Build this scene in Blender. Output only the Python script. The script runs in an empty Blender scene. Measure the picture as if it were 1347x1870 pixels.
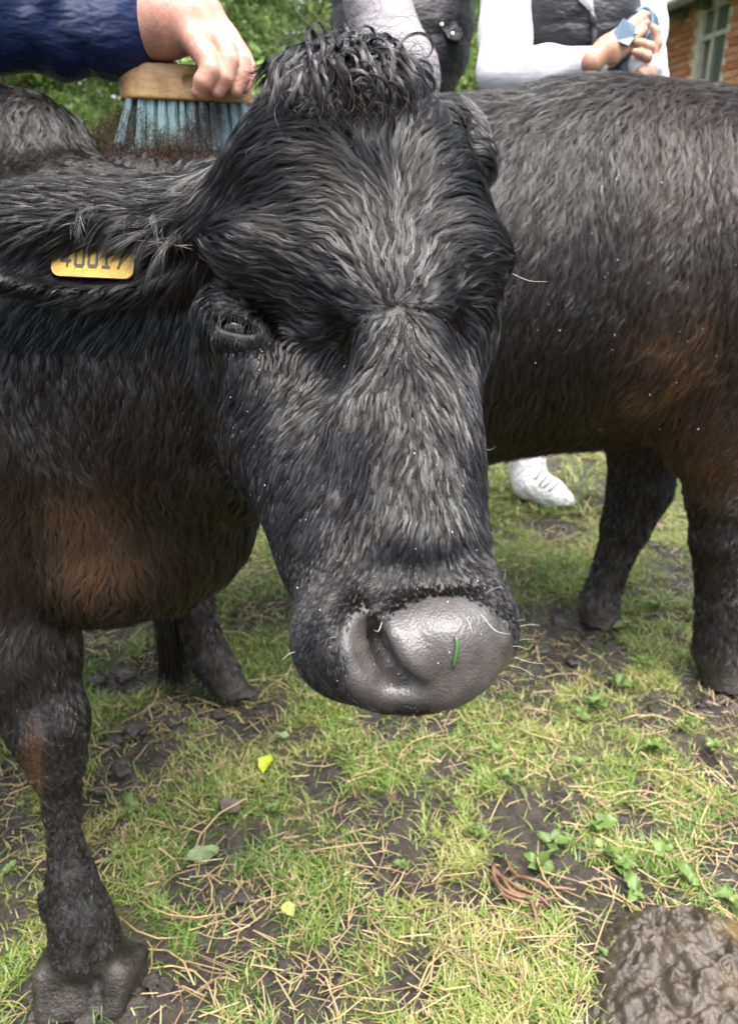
import bpy, bmesh, math, random
import numpy as np
from mathutils import Vector, Matrix

# ------------------------------------------------------------------ camera, world, sun, exposure
scene = bpy.context.scene
CAM_H = 0.985
PITCH = math.radians(22.0)
FPX = 1413.0                                  # focal length in photograph pixels (1347 x 1870)
camd = bpy.data.cameras.new("camera")
cam = bpy.data.objects.new("camera", camd)
scene.collection.objects.link(cam)
cam.location = (0, 0, CAM_H)
cam.rotation_euler = (math.radians(90) - PITCH, 0, 0)
camd.sensor_fit = 'VERTICAL'
camd.sensor_height = 36.0
camd.lens = 36.0 * FPX / 1870.0
camd.clip_start = 0.02
camd.clip_end = 3000
camd.dof.use_dof = True
camd.dof.focus_distance = 0.66
camd.dof.aperture_fstop = 8.5
scene.camera = cam

SUN_EL, SUN_AZ = math.radians(74), math.radians(155)   # azimuth measured from +Y towards +X
world = bpy.data.worlds.new("World")
scene.world = world
world.use_nodes = True
wn = world.node_tree
for n in list(wn.nodes):
    wn.nodes.remove(n)
w_out = wn.nodes.new("ShaderNodeOutputWorld")
w_bg = wn.nodes.new("ShaderNodeBackground")
w_sky = wn.nodes.new("ShaderNodeTexSky")
w_sky.sky_type = 'NISHITA'
w_sky.sun_disc = False
w_sky.sun_elevation = SUN_EL
w_sky.sun_rotation = SUN_AZ
w_sky.air_density = 1.0
w_sky.dust_density = 6.0
w_sky.ozone_density = 1.0
w_hs = wn.nodes.new("ShaderNodeHueSaturation")
w_hs.inputs['Saturation'].default_value = 0.62
w_hs.inputs['Value'].default_value = 1.0
wn.links.new(w_sky.outputs[0], w_hs.inputs['Color'])
wn.links.new(w_hs.outputs[0], w_bg.inputs['Color'])
w_bg.inputs['Strength'].default_value = 0.10
wn.links.new(w_bg.outputs[0], w_out.inputs[0])

sund = bpy.data.lights.new("sun", 'SUN')
sund.energy = 1.5
sund.angle = math.radians(60)
sund.color = (1.0, 0.99, 0.975)
sun = bpy.data.objects.new("sun", sund)
scene.collection.objects.link(sun)
sun_dir = Vector((math.sin(SUN_AZ) * math.cos(SUN_EL), math.cos(SUN_AZ) * math.cos(SUN_EL), math.sin(SUN_EL)))
sun.rotation_euler = sun_dir.to_track_quat('Z', 'Y').to_euler()
sun.location = (0, -3, 8)

scene.view_settings.view_transform = 'Standard'
scene.view_settings.look = 'None'
scene.view_settings.exposure = 2.35
scene.view_settings.gamma = 1.0
scene.view_settings.use_curve_mapping = False
scene.render.engine = 'CYCLES'
scene.cycles.use_denoising = True
scene.cycles.max_bounces = 6
scene.cycles.transparent_max_bounces = 8
scene.cycles_curves.shape = 'RIBBONS'
scene.cycles_curves.subdivisions = 2

rng = np.random.default_rng(7)
random.seed(7)

# ------------------------------------------------------------------ photograph geometry -> world
SP, CP = math.sin(PITCH), math.cos(PITCH)
RIGHT = np.array([1.0, 0, 0]); UP = np.array([0, SP, CP]); FWD = np.array([0, CP, -SP])
ORG = np.array([0, 0, CAM_H])
RCAM = np.stack([RIGHT, UP, -FWD], 1)          # columns: right, up, towards the viewer

def P(u, v, d):
    """point at photo pixel (u, v), d metres along the optical axis"""
    return ORG + RIGHT * ((u - 673.5) / FPX * d) - UP * ((v - 935.0) / FPX * d) + FWD * d
def ray(u, v):
    return RIGHT * ((u - 673.5) / FPX) - UP * ((v - 935.0) / FPX) + FWD
def PY(u, v, Y):
    """point at photo pixel (u, v) standing Y metres in front"""
    r = ray(u, v); return ORG + r * (Y / r[1])
def PG(u, v, z=0.0):
    r = ray(u, v); return ORG + r * ((z - CAM_H) / r[2])
def depth_of(p):
    return float((np.asarray(p) - ORG) @ FWD)
def px(p, r):
    """r photo pixels as metres at point p"""
    return r * depth_of(p) / FPX
def project(p):
    q = np.asarray(p) - ORG
    d = q @ FWD
    return 673.5 + FPX * (q @ RIGHT) / d, 935.0 - FPX * (q @ UP) / d

# ------------------------------------------------------------------ scene helpers
COL = scene.collection
def link(o, parent=None):
    COL.objects.link(o)
    if parent is not None:
        o.parent = parent
    return o
def tag(o, label=None, cat=None, group=None, kind=None):
    if label: o["label"] = label
    if cat: o["category"] = cat
    if group: o["group"] = group
    if kind: o["kind"] = kind
    return o
def empty(name, loc=(0, 0, 0), label=None, cat=None, group=None):
    o = bpy.data.objects.new(name, None)
    o.empty_display_size = 0.1
    o.location = loc
    link(o)
    return tag(o, label, cat, group)
def attach(child, parent):
    """parent keeping world coordinates of mesh built in world space (parents only translate)"""
    child.parent = parent
    child.matrix_parent_inverse = Matrix.Translation(-Vector(parent.location))
def mesh_from(name, V, F, mat=None, parent=None, smooth=True, attrs=None):
    V = np.asarray(V, np.float32)
    me = bpy.data.meshes.new(name)
    if isinstance(F, np.ndarray):
        n = F.shape[1]
        me.vertices.add(len(V)); me.vertices.foreach_set("co", V.ravel())
        me.loops.add(F.size); me.loops.foreach_set("vertex_index", F.astype(np.int32).ravel())
        me.polygons.add(len(F)); me.polygons.foreach_set("loop_start", np.arange(0, F.size, n, dtype=np.int32))
        me.polygons.foreach_set("loop_total", np.full(len(F), n, np.int32))
        me.update(calc_edges=True)
    else:
        me.from_pydata([tuple(map(float, v)) for v in V], [], F); me.update()
    me.validate()
    if smooth:
        me.polygons.foreach_set("use_smooth", np.ones(len(me.polygons), bool))
    for k, a in (attrs or {}).items():
        at = me.attributes.new(k, 'FLOAT', 'POINT'); at.data.foreach_set("value", np.asarray(a, np.float32))
    if mat: me.materials.append(mat)
    o = bpy.data.objects.new(name, me)
    link(o)
    if parent is not None: attach(o, parent)
    return o

# ------------------------------------------------------------------ numpy noise
_perm = np.random.default_rng(3).permutation(4096).astype(np.int32)
_val = np.random.default_rng(4).random(4096).astype(np.float32)
def vnoise(p, scale=1.0, seed=0):
    q = np.asarray(p, np.float32) * scale + seed * 17.31
    i = np.floor(q).astype(np.int32); f = q - i
    f = f * f * (3 - 2 * f)
    def h(a, b, c):
        return _val[_perm[(_perm[(_perm[a & 4095] + b) & 4095] + c) & 4095]]
    x, y, z = i[..., 0], i[..., 1], i[..., 2]
    r = 0
    for dx in (0, 1):
        for dy in (0, 1):
            for dz in (0, 1):
                w = (f[..., 0] if dx else 1 - f[..., 0]) * (f[..., 1] if dy else 1 - f[..., 1]) * (f[..., 2] if dz else 1 - f[..., 2])
                r = r + w * h(x + dx, y + dy, z + dz)
    return r                                        # 0..1
def fbm(p, scale=1.0, seed=0, oct=3):
    s = 0; a = 0.5; t = 0
    for k in range(oct):
        s = s + a * vnoise(p, scale * 2 ** k, seed + k); t += a; a *= 0.5
    return s / t
def sstep(a, b, x):
    t = np.clip((x - a) / (b - a), 0, 1); return t * t * (3 - 2 * t)

# ------------------------------------------------------------------ signed-distance modelling
def nrm(v):
    v = np.asarray(v, float); return v / (np.linalg.norm(v, axis=-1, keepdims=True) + 1e-12)
class Cone:
    def __init__(s, a, b, r1, r2, k=0.02, flat=None, fs=1.0, cut=False):
        s.a = np.asarray(a, np.float32); s.b = np.asarray(b, np.float32); s.r1, s.r2, s.k = r1, r2, k
        s.flat = None if flat is None else nrm(flat).astype(np.float32); s.fs = fs; s.cut = cut
    def d(s, p):
        pa = p - s.a; ba = s.b - s.a
        l2 = float(ba @ ba) + 1e-9
        t = np.clip(pa @ ba / l2, 0, 1)
        q = pa - t[:, None] * ba
        if s.flat is not None:
            q = q + (q @ s.flat)[:, None] * s.flat * (1 / s.fs - 1)
        dd = np.sqrt((q * q).sum(1)) - (s.r1 + (s.r2 - s.r1) * t)
        return dd * (s.fs if s.fs < 1 else 1.0)
    def box(s):
        m = max(s.r1, s.r2) * max(1.0, s.fs); return np.minimum(s.a, s.b) - m, np.maximum(s.a, s.b) + m
class Ell:
    def __init__(s, c, r, R=None, k=0.02, cut=False):
        s.c = np.asarray(c, np.float32); s.r = np.asarray(r, np.float32)
        s.R = np.eye(3, dtype=np.float32) if R is None else np.asarray(R, np.float32)
        s.k = k; s.cut = cut
    def d(s, p):
        q = ((p - s.c) @ s.R) / s.r
        k0 = np.sqrt((q * q).sum(1)) + 1e-9
        k1 = np.sqrt(((q / s.r) ** 2).sum(1)) + 1e-9
        return k0 * (k0 - 1) / k1
    def box(s):
        m = np.sqrt(((s.R * s.r) ** 2).sum(1)); return s.c - m, s.c + m
class RBox:
    def __init__(s, c, h, R, rnd, k=0.01):
        s.c = np.asarray(c, np.float32); s.h = np.asarray(h, np.float32); s.R = np.asarray(R, np.float32); s.rnd, s.k, s.cut = rnd, k, False
    def d(s, p):
        q = np.abs((p - s.c) @ s.R) - s.h + s.rnd
        return np.sqrt((np.maximum(q, 0) ** 2).sum(1)) + np.minimum(q.max(1), 0) - s.rnd
    def box(s):
        m = np.linalg.norm(s.h); return s.c - m, s.c + m
def smin(a, b, k):
    h = np.maximum(k - np.abs(a - b), 0) / k
    return np.minimum(a, b) - h * h * k * 0.25
class Shape:
    def __init__(s, prims, disp=None):
        s.prims = prims; s.disp = disp
        s.lo = np.array([q.box()[0] - q.k for q in prims]); s.hi = np.array([q.box()[1] + q.k for q in prims])
    def _raw(s, p):
        r = np.full(len(p), 1e3, np.float32)
        a, b = p.min(0) - 0.03, p.max(0) + 0.03
        for i in np.nonzero(((s.lo < b) & (s.hi > a)).all(1))[0]:
            q = s.prims[i]
            e = q.d(p)
            if q.cut:
                r = -smin(-r, e, q.k)
            else:
                r = smin(r, e, q.k)
        if s.disp is not None:
            r = r + s.disp(p)
        return r
    def __call__(s, p):
        p = np.asarray(p, np.float32)
        if len(p) < 1500 or len(s.prims) < 6: return s._raw(p).astype(np.float32)
        c = np.floor(p / 0.09).astype(np.int64)
        key = (c[:, 0] + 500) * 4000000 + (c[:, 1] + 500) * 2000 + c[:, 2] + 500
        o = np.argsort(key, kind='stable'); ks = key[o]
        cut = np.nonzero(np.diff(ks))[0] + 1
        out = np.empty(len(p), np.float32); ps = p[o]; tmp = np.empty(len(p), np.float32)
        st = np.concatenate([[0], cut]); en = np.concatenate([cut, [len(p)]])
        for a, b in zip(st, en): tmp[a:b] = s._raw(ps[a:b])
        out[o] = tmp
        return out
    def grad(s, p, e=0.0015):
        k = np.array([[1, -1, -1], [-1, -1, 1], [-1, 1, -1], [1, 1, 1]], np.float32)
        g = 0
        for kk in k:
            g = g + kk * s(p + kk * e)[:, None]
        return nrm(g).astype(np.float32)
def axis_coords(lo, hi, res, fine=()):
    """monotone grid coordinates with finer spacing inside the given (a, b, step) ranges"""
    out = [lo]
    while out[-1] < hi:
        x = out[-1]; st = res
        for a, b, f in fine:
            if a <= x < b: st = min(st, f)
            elif x < a: st = min(st, max(f, min(res, (a - x) * 0.35 + f)))
            else: st = min(st, max(f, min(res, (x - b) * 0.35 + f)))
        out.append(x + st)
    return np.array(out, np.float32)
def polygonise(shape, lo, hi, res, fine=((), (), ())):
    X, Y, Z = (axis_coords(lo[i], hi[i], res, fine[i]) for i in range(3))
    B = 8
    def pad(a):
        n = -(-len(a) // B) * B
        return np.concatenate([a, a[-1] + res * np.arange(1, n - len(a) + 1, dtype=np.float32)])
    X, Y, Z = pad(X), pad(Y), pad(Z)
    nx, ny, nz = len(X), len(Y), len(Z)
    def blk(a):
        a = a.reshape(-1, B); return (a[:, 0] + a[:, -1]) / 2, (a[:, -1] - a[:, 0]) / 2
    (cx, hx), (cy, hy), (cz, hz) = blk(X), blk(Y), blk(Z)
    C = np.stack(np.meshgrid(cx, cy, cz, indexing='ij'), -1).reshape(-1, 3)
    H = np.sqrt(sum(g ** 2 for g in np.meshgrid(hx, hy, hz, indexing='ij'))).ravel()
    dc = shape(C)
    near = (np.abs(dc) < H * 1.5 + 0.02) | False
    bl, bh = shape.lo, shape.hi
    inb = np.zeros(len(C), bool)
    for a, b in zip(bl, bh):
        inb |= ((C > a - H[:, None]) & (C < b + H[:, None])).all(1)
    near = inb & ((np.abs(dc) < H * 1.5 + 0.02) | (dc > 100))
    D = np.empty((len(cx), len(cy), len(cz), B, B, B), np.float32)
    D[...] = np.where(dc > 0, 1.0, -1.0).reshape(len(cx), len(cy), len(cz))[..., None, None, None]
    idx = np.argwhere(near.reshape(len(cx), len(cy), len(cz)))
    Xb, Yb, Zb = X.reshape(-1, B), Y.reshape(-1, B), Z.reshape(-1, B)
    for ch in np.array_split(idx, max(1, len(idx) // 800)):
        if not len(ch): continue
        gx = Xb[ch[:, 0]][:, :, None, None]; gy = Yb[ch[:, 1]][:, None, :, None]; gz = Zb[ch[:, 2]][:, None, None, :]
        pts = np.stack(np.broadcast_arrays(gx, gy, gz), -1).reshape(-1, 3)
        D[ch[:, 0], ch[:, 1], ch[:, 2]] = shape(pts).reshape(len(ch), B, B, B)
    D = D.transpose(0, 3, 1, 4, 2, 5).reshape(nx, ny, nz)
    S = D < 0
    cnt = np.zeros((nx - 1, ny - 1, nz - 1), np.int8)
    sl = lambda o, n: slice(o, n - 1 + o)
    for i in (0, 1):
        for j in (0, 1):
            for k in (0, 1):
                cnt += S[sl(i, nx), sl(j, ny), sl(k, nz)]
    act = (cnt > 0) & (cnt < 8)
    cells = np.argwhere(act)
    vid = np.full(act.shape, -1, np.int32); vid[act] = np.arange(len(cells))
    ci, cj, ck = cells.T
    acc = np.zeros((len(cells), 3)); num = np.zeros(len(cells))
    corner = [(0, 0, 0), (1, 0, 0), (0, 1, 0), (1, 1, 0), (0, 0, 1), (1, 0, 1), (0, 1, 1), (1, 1, 1)]
    for a in range(8):
        for b in range(a + 1, 8):
            ca, cb = corner[a], corner[b]
            if sum(abs(x - y) for x, y in zip(ca, cb)) != 1: continue
            da = D[ci + ca[0], cj + ca[1], ck + ca[2]]; db = D[ci + cb[0], cj + cb[1], ck + cb[2]]
            m = (da < 0) != (db < 0)
            t = np.where(m, da / np.where(m, da - db, 1), 0)
            pa = np.stack([X[ci + ca[0]], Y[cj + ca[1]], Z[ck + ca[2]]], 1); pb = np.stack([X[ci + cb[0]], Y[cj + cb[1]], Z[ck + cb[2]]], 1)
            acc += np.where(m[:, None], pa + (pb - pa) * t[:, None], 0); num += m
    V = (acc / num[:, None]).astype(np.float32)
    F = []
    for ax in range(3):
        a = [slice(None)] * 3; b = [slice(None)] * 3
        a[ax] = slice(0, -1); b[ax] = slice(1, None)
        ch = S[tuple(a)] != S[tuple(b)]
        e = np.argwhere(ch)
        u, w = (ax + 1) % 3, (ax + 2) % 3
        n = act.shape
        ok = (e[:, u] > 0) & (e[:, w] > 0) & (e[:, u] < n[u]) & (e[:, w] < n[w])
        e = e[ok]
        def cell(du, dw):
            c = e.copy(); c[:, u] -= du; c[:, w] -= dw
            return vid[c[:, 0], c[:, 1], c[:, 2]]
        q = np.stack([cell(1, 1), cell(0, 1), cell(0, 0), cell(1, 0)], 1)
        flip = S[e[:, 0], e[:, 1], e[:, 2]]
        q = np.where(flip[:, None], q, q[:, ::-1])
        F.append(q)
    F = np.concatenate(F)
    for _ in range(2):
        g = shape.grad(V); d = shape(V)
        V = V - g * np.clip(d, -0.004, 0.004)[:, None]
    return V, F, shape.grad(V)

# ------------------------------------------------------------------ materials
class M:
    def __init__(s, name):
        s.m = bpy.data.materials.new(name); s.m.use_nodes = True
        s.t = s.m.node_tree; s.b = s.t.nodes.get("Principled BSDF"); s.out = s.t.nodes.get("Material Output")
    def n(s, typ, **kw):
        nd = s.t.nodes.new(typ)
        for k, v in kw.items():
            if k.startswith("i_"): nd.inputs[k[2:].replace("_", " ")].default_value = v
            else: setattr(nd, k, v)
        return nd
    def l(s, a, b): s.t.links.new(a, b)
    def coord(s, scale=(1, 1, 1), which='Object'):
        c = s.n("ShaderNodeTexCoord"); m = s.n("ShaderNodeMapping"); m.inputs['Scale'].default_value = scale
        s.l(c.outputs[which], m.inputs[0]); return m.outputs[0]
    def noise(s, vec, scale, detail=4, rough=0.6):
        n = s.n("ShaderNodeTexNoise"); n.inputs['Scale'].default_value = scale; n.inputs['Detail'].default_value = detail
        n.inputs['Roughness'].default_value = rough; s.l(vec, n.inputs['Vector']); return n.outputs['Fac']
    def ramp(s, fac, stops):
        r = s.n("ShaderNodeValToRGB"); e = r.color_ramp.elements
        while len(e) < len(stops): e.new(0.5)
        for el, (p, c) in zip(e, stops):
            el.position = p; el.color = (*c, 1) if len(c) == 3 else c
        s.l(fac, r.inputs[0]); return r.outputs[0]
    def mix(s, fac, a, b, mode='MIX'):
        n = s.n("ShaderNodeMix", data_type='RGBA', blend_type=mode)
        for sock, v in ((n.inputs[0], fac), (n.inputs[6], a), (n.inputs[7], b)):
            if isinstance(v, (int, float)): sock.default_value = v
            elif isinstance(v, tuple): sock.default_value = (*v, 1)
            else: s.l(v, sock)
        return n.outputs[2]
    def attr(s, name):
        return s.n("ShaderNodeAttribute", attribute_name=name).outputs['Fac']
    def bump(s, h, strength=0.3, dist=0.01, normal=None):
        b = s.n("ShaderNodeBump"); b.inputs['Strength'].default_value = strength; b.inputs['Distance'].default_value = dist
        s.l(h, b.inputs['Height'])
        if normal is not None: s.l(normal, b.inputs['Normal'])
        s.l(b.outputs[0], s.b.inputs['Normal']); return b.outputs[0]
    def set(s, **kw):
        for k, v in kw.items():
            k = k.replace("_", " ")
            sock = s.b.inputs[k]
            if isinstance(v, tuple) and len(v) == 3: v = (*v, 1)
            if hasattr(v, "is_linked") or hasattr(v, "links"): s.l(v, sock)
            else: sock.default_value = v
        return s
def simple(name, col, rough=0.6, spec=0.5, bump=0, bscale=200, var=0.15, vscale=6):
    m = M(name); c = m.coord()
    f = m.noise(c, vscale)
    a = tuple(x * (1 - var) for x in col); b = tuple(min(1, x * (1 + var)) for x in col)
    m.set(Base_Color=m.ramp(f, [(0.3, a), (0.7, b)]), Roughness=rough, Specular_IOR_Level=spec)
    if bump: m.bump(m.noise(c, bscale), bump, 0.002)
    return m.m

# ================================================================== the two cattle: bodies
E = lambda u, v, d, ru, rv, rd, k=0.02, rot=0.0, yaw=0.0, cut=False: _ell(u, v, d, ru, rv, rd, k, rot, yaw, cut)
def _ell(u, v, d, ru, rv, rd, k, rot, yaw, cut):
    """ellipsoid at pixel (u,v), depth d; pixel radii ru, rv and depth radius rd in metres; rot turns it in the picture plane (deg, clockwise), yaw about its up axis"""
    c = P(u, v, d); s = d / FPX
    a = math.radians(rot); y = math.radians(yaw)
    Rz = np.array([[math.cos(a), math.sin(a), 0], [-math.sin(a), math.cos(a), 0], [0, 0, 1]])
    Ry = np.array([[math.cos(y), 0, math.sin(y)], [0, 1, 0], [-math.sin(y), 0, math.cos(y)]])
    return Ell(c, (ru * s, rv * s, rd), RCAM @ Rz @ Ry, k, cut)
def K(u1, v1, d1, r1, u2, v2, d2, r2, k=0.02, cut=False, flat=None, fs=1.0):
    a, b = P(u1, v1, d1), P(u2, v2, d2)
    return Cone(a, b, r1 * d1 / FPX, r2 * d2 / FPX, k, flat, fs, cut)
def KY(u1, v1, Y1, r1, u2, v2, Y2, r2, k=0.03, flat=None, fs=1.0):
    a, b = PY(u1, v1, Y1), PY(u2, v2, Y2)
    return Cone(a, b, px(a, r1), px(b, r2), k, flat, fs)

def surf_depth(shape, u, v, d0):
    """depth at which the ray through a photo pixel meets a shape"""
    u = np.atleast_1d(np.asarray(u, float)); v = np.atleast_1d(np.asarray(v, float))
    R = RIGHT * ((u - 673.5) / FPX)[:, None] - UP * ((v - 935.0) / FPX)[:, None] + FWD
    L = np.linalg.norm(R, axis=1)
    d = np.full(len(u), d0)
    for _ in range(70):
        d = d + np.clip(shape._raw((ORG + R * d[:, None]).astype(np.float32)), -0.05, 0.05) / L * 0.85
    return float(d[0]) if len(d) == 1 else d

def cow1_shape():
    pr = []
    # --- trunk (runs off to the left, a little away from the viewer)
    pr += [Cone((-0.50, 1.12, 0.78), (-1.55, 1.42, 0.80), 0.265, 0.27, 0.05),
           Cone((-0.52, 1.10, 0.97), (-1.6, 1.42, 0.98), 0.13, 0.13, 0.10),
           Cone((-0.58, 1.02, 0.62), (-1.5, 1.40, 0.62), 0.20, 0.22, 0.08)]
    # withers, neck crest, neck
    pr += [KY(-60, 268, 1.10, 105, 68, 282, 1.08, 96, 0.04),
           KY(60, 350, 1.08, 90, 300, 440, 0.98, 80, 0.03),
           Cone(P(80, 640, 1.00), P(430, 590, 0.86), 0.21, 0.145, 0.05),
           Cone(P(60, 820, 0.98), P(420, 800, 0.86), 0.14, 0.085, 0.08),
           Cone(P(330, 460, 0.92), P(560, 420, 0.78), 0.066, 0.080, 0.04)]
    # shoulder, brisket
    pr += [Cone(P(-10, 800, 0.93), P(-30, 950, 0.95), 0.13, 0.12, 0.06),
           Ell(P(225, 985, 0.96), (0.105, 0.10, 0.095), None, 0.06),
           Ell(P(335, 930, 0.97), (0.085, 0.09, 0.09), None, 0.06),
           Ell(P(175, 1040, 0.95), (0.055, 0.07, 0.052), None, 0.04)]
    # near foreleg
    pr += [KY(-30, 980, 0.86, 130, 30, 1180, 0.83, 100, 0.035),
           KY(30, 1180, 0.83, 98, 88, 1320, 0.80, 67, 0.025),
           KY(88, 1322, 0.797, 69, 103, 1388, 0.79, 54, 0.016),
           KY(103, 1398, 0.787, 40, 110, 1480, 0.775, 26, 0.012),
           KY(110, 1480, 0.775, 26, 130, 1600, 0.755, 37, 0.012),
           KY(130, 1600, 0.755, 40, 146, 1672, 0.742, 53, 0.012),
           KY(146, 1672, 0.742, 53, 156, 1722, 0.733, 64, 0.010)]
    # dewclaws
    pr += [KY(92, 1640, 0.79, 20, 84, 1672, 0.795, 13, 0.008)]
    # hoof: two wedge-shaped claws and the heel bulbs behind them
    def claw(c, h, yaw, tilt):
        a, t = math.radians(yaw), math.radians(tilt)
        Rz = np.array([[math.cos(a), -math.sin(a), 0], [math.sin(a), math.cos(a), 0], [0, 0, 1]]); Rx = np.array([[1, 0, 0], [0, math.cos(t), -math.sin(t)], [0, math.sin(t), math.cos(t)]])
        return RBox(c, h, Rz @ Rx, 0.014, 0.008)
    pr += [claw(PY(122, 1792, 0.722), (0.036, 0.040, 0.040), 10, -24), claw(PY(214, 1788, 0.728), (0.030, 0.038, 0.038), -14, -24),
           KY(158, 1745, 0.752, 58, 164, 1800, 0.755, 60, 0.010)]
    # far foreleg
    pr += [KY(66, 1060, 1.06, 66, 84, 1230, 1.03, 46, 0.03), KY(84, 1230, 1.03, 46, 106, 1330, 1.02, 29, 0.02), KY(106, 1330, 1.02, 29, 114, 1440, 1.01, 27, 0.015), KY(114, 1440, 1.01, 30, 116, 1490, 1.0, 36, 0.015)]
    # hind legs
    for dx, dy in ((0, -0.08), (0.05, 0.26)):
        pr += [Cone((-1.52 + dx, 1.30 + dy, 0.75), (-1.50 + dx, 1.28 + dy, 0.52), 0.16, 0.09, 0.05), Cone((-1.50 + dx, 1.28 + dy, 0.52), (-1.60 + dx, 1.3 + dy, 0.38), 0.08, 0.055, 0.03),
               Cone((-1.60 + dx, 1.3 + dy, 0.38), (-1.54 + dx, 1.28 + dy, 0.08), 0.04, 0.042, 0.02), Cone((-1.54 + dx, 1.28 + dy, 0.08), (-1.51 + dx, 1.26 + dy, 0.02), 0.05, 0.055, 0.02)]
    # --- head
    pr += [E(640, 378, 0.715, 208, 192, 0.075, 0.045, rot=-6, yaw=10),        # cranium
           E(636, 250, 0.745, 118, 105, 0.065, 0.05),                          # poll
           E(580, 345, 0.690, 130, 140, 0.055, 0.05), E(778, 400, 0.712, 92, 105, 0.052, 0.04, rot=-20), E(735, 320, 0.718, 78, 100, 0.05, 0.04),
           E(685, 520, 0.660, 185, 125, 0.045, 0.045, yaw=8),                   # forehead plate
           E(470, 470, 0.672, 80, 58, 0.046, 0.026, rot=20),                   # brow, viewer's left
           E(836, 476, 0.692, 74, 58, 0.045, 0.035, rot=-15),                  # brow, viewer's right
           E(430, 590, 0.694, 62, 70, 0.031, 0.03),                           # eye orbit left
           E(845, 590, 0.705, 46, 70, 0.040, 0.03),                            # eye orbit right
           K(708, 620, 0.665, 140, 732, 820, 0.625, 122, 0.035),               # nasal bridge
           K(732, 820, 0.620, 118, 762, 1010, 0.575, 112, 0.035),
           E(530, 770, 0.740, 122, 180, 0.060, 0.045, rot=-14),                 # masseter / cheek left
           K(528, 700, 0.76, 114, 622, 1000, 0.655, 108, 0.045),               # jaw
           K(622, 900, 0.66, 118, 662, 1120, 0.590, 108, 0.035),
           E(792, 750, 0.705, 68, 180, 0.055, 0.04, rot=-3),                   # cheek right
           K(785, 880, 0.66, 70, 812, 1050, 0.60, 70, 0.035),
           E(732, 1160, 0.572, 176, 110, 0.062, 0.028, rot=-6),                 # muzzle body
           E(648, 1178, 0.575, 100, 86, 0.055, 0.022),                         # upper lip left
           E(805, 1162, 0.546, 114, 100, 0.045, 0.025, rot=-8),                 # nasal plate
           E(876, 1130, 0.562, 56, 86, 0.042, 0.02, rot=-8),                   # far wing
           E(690, 1195, 0.645, 130, 72, 0.055, 0.03),                          # chin
           E(655, 1160, 0.535, 36, 70, 0.022, 0.016, rot=-24),                 # nostril wing left
           ]
    # --- ears
    pr += [E(182, 440, 0.700, 268, 102, 0.024, 0.02, rot=-2, yaw=8),
           E(395, 430, 0.735, 95, 72, 0.045, 0.05),
           E(140, 464, 0.660, 215, 66, 0.050, 0.010, rot=-4, yaw=8, cut=True),
           E(836, 258, 0.81, 58, 84, 0.016, 0.02, rot=-14)]
    base = Shape(pr)
    D = lambda u, v: surf_depth(base, u, v, 0.40)
    # hollows: above the eye, beside the nose, the dip above the nose pad
    def hollow(u, v, ru, rv, dep, k, rot=0.0):
        d = D(u, v); pr.append(E(u, v, d - 0.02 + dep, ru, rv, 0.02, k, rot=rot, cut=True))
    hollow(540, 585, 80, 50, 0.0095, 0.05, 42)
    hollow(588, 655, 34, 64, 0.007, 0.04, -20)
    hollow(866, 600, 34, 80, 0.011, 0.04, 8)
    hollow(778, 1062, 100, 22, 0.002, 0.03, -4)
    hollow(632, 1130, 30, 60, 0.003, 0.02, 10)
    # eye: swollen upper lid fold, lower lid, slit
    def ridge(pts, off, k):
        q = [(u, v, D(u, v) + off, r) for u, v, r in pts]
        for (u1, v1, d1, r1), (u2, v2, d2, r2) in zip(q[:-1], q[1:]):
            pr.append(K(u1, v1, d1, r1, u2, v2, d2, r2, k))
    ridge([(376, 560, 8), (405, 566, 12), (440, 578, 11), (470, 602, 8), (488, 624, 6)], 0.0025, 0.012)
    ridge([(388, 596, 6), (410, 612, 8), (440, 620, 9), (470, 622, 7)], 0.0052, 0.012)
    d0 = D(428, 592)
    pr.append(E(431, 596, d0, 36, 10, 0.018, 0.004, rot=12, cut=True))
    # raised outer rim of the nostril, swollen edge of the nose pad above it
    ridge([(628, 1150, 12), (632, 1195, 16), (656, 1234, 17), (704, 1258, 15), (760, 1264, 12), (820, 1256, 12), (870, 1236, 10)], 0.0100, 0.024)
    ridge([(702, 1130, 10), (720, 1170, 14), (742, 1198, 13), (768, 1222, 10)], 0.0035, 0.014)
    base2 = Shape(list(pr))
    D = lambda u, v: surf_depth(base2, u, v, 0.40)
    # near nostril: comma-shaped channel, deepest at its upper end
    n = [(672, 1138, 15), (674, 1168, 24), (688, 1202, 28), (714, 1234, 24), (748, 1254, 13)]
    q = [(u, v, D(u, v) - 0.001, r * 0.9) for u, v, r in n]
    for a, b in zip(q[:-1], q[1:]):
        pr.append(K(*a, *b, 0.009, cut=True))
    q = [(u, v, D(u, v) + o, r) for u, v, o, r in [(681, 1140, 0.012, 13), (690, 1174, 0.024, 21), (706, 1202, 0.024, 20), (730, 1226, 0.016, 15), (754, 1242, 0.007, 8)]]
    for a, b in zip(q[:-1], q[1:]):
        pr.append(K(*a, *b, 0.006, cut=True))
    # the cleft between the claws of the hoof
    base3 = Shape(list(pr))
    cp = [P(u, v, surf_depth(base3, u, v, 0.7) + 0.001) for u, v in ((170, 1738), (173, 1765), (177, 1800), (180, 1838))]
    for a, b in zip(cp[:-1], cp[1:]):
        pr.append(Cone(a, b, 0.0065, 0.0075, 0.006, cut=True))
    # far nostril: slit on the far side
    q = [(u, v, D(u, v) + 0.001, r) for u, v, r in [(912, 1080, 6), (920, 1115, 8), (922, 1150, 6)]]
    for a, b in zip(q[:-1], q[1:]):
        pr.append(K(*a, *b, 0.008, cut=True))
    return Shape(pr)

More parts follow.
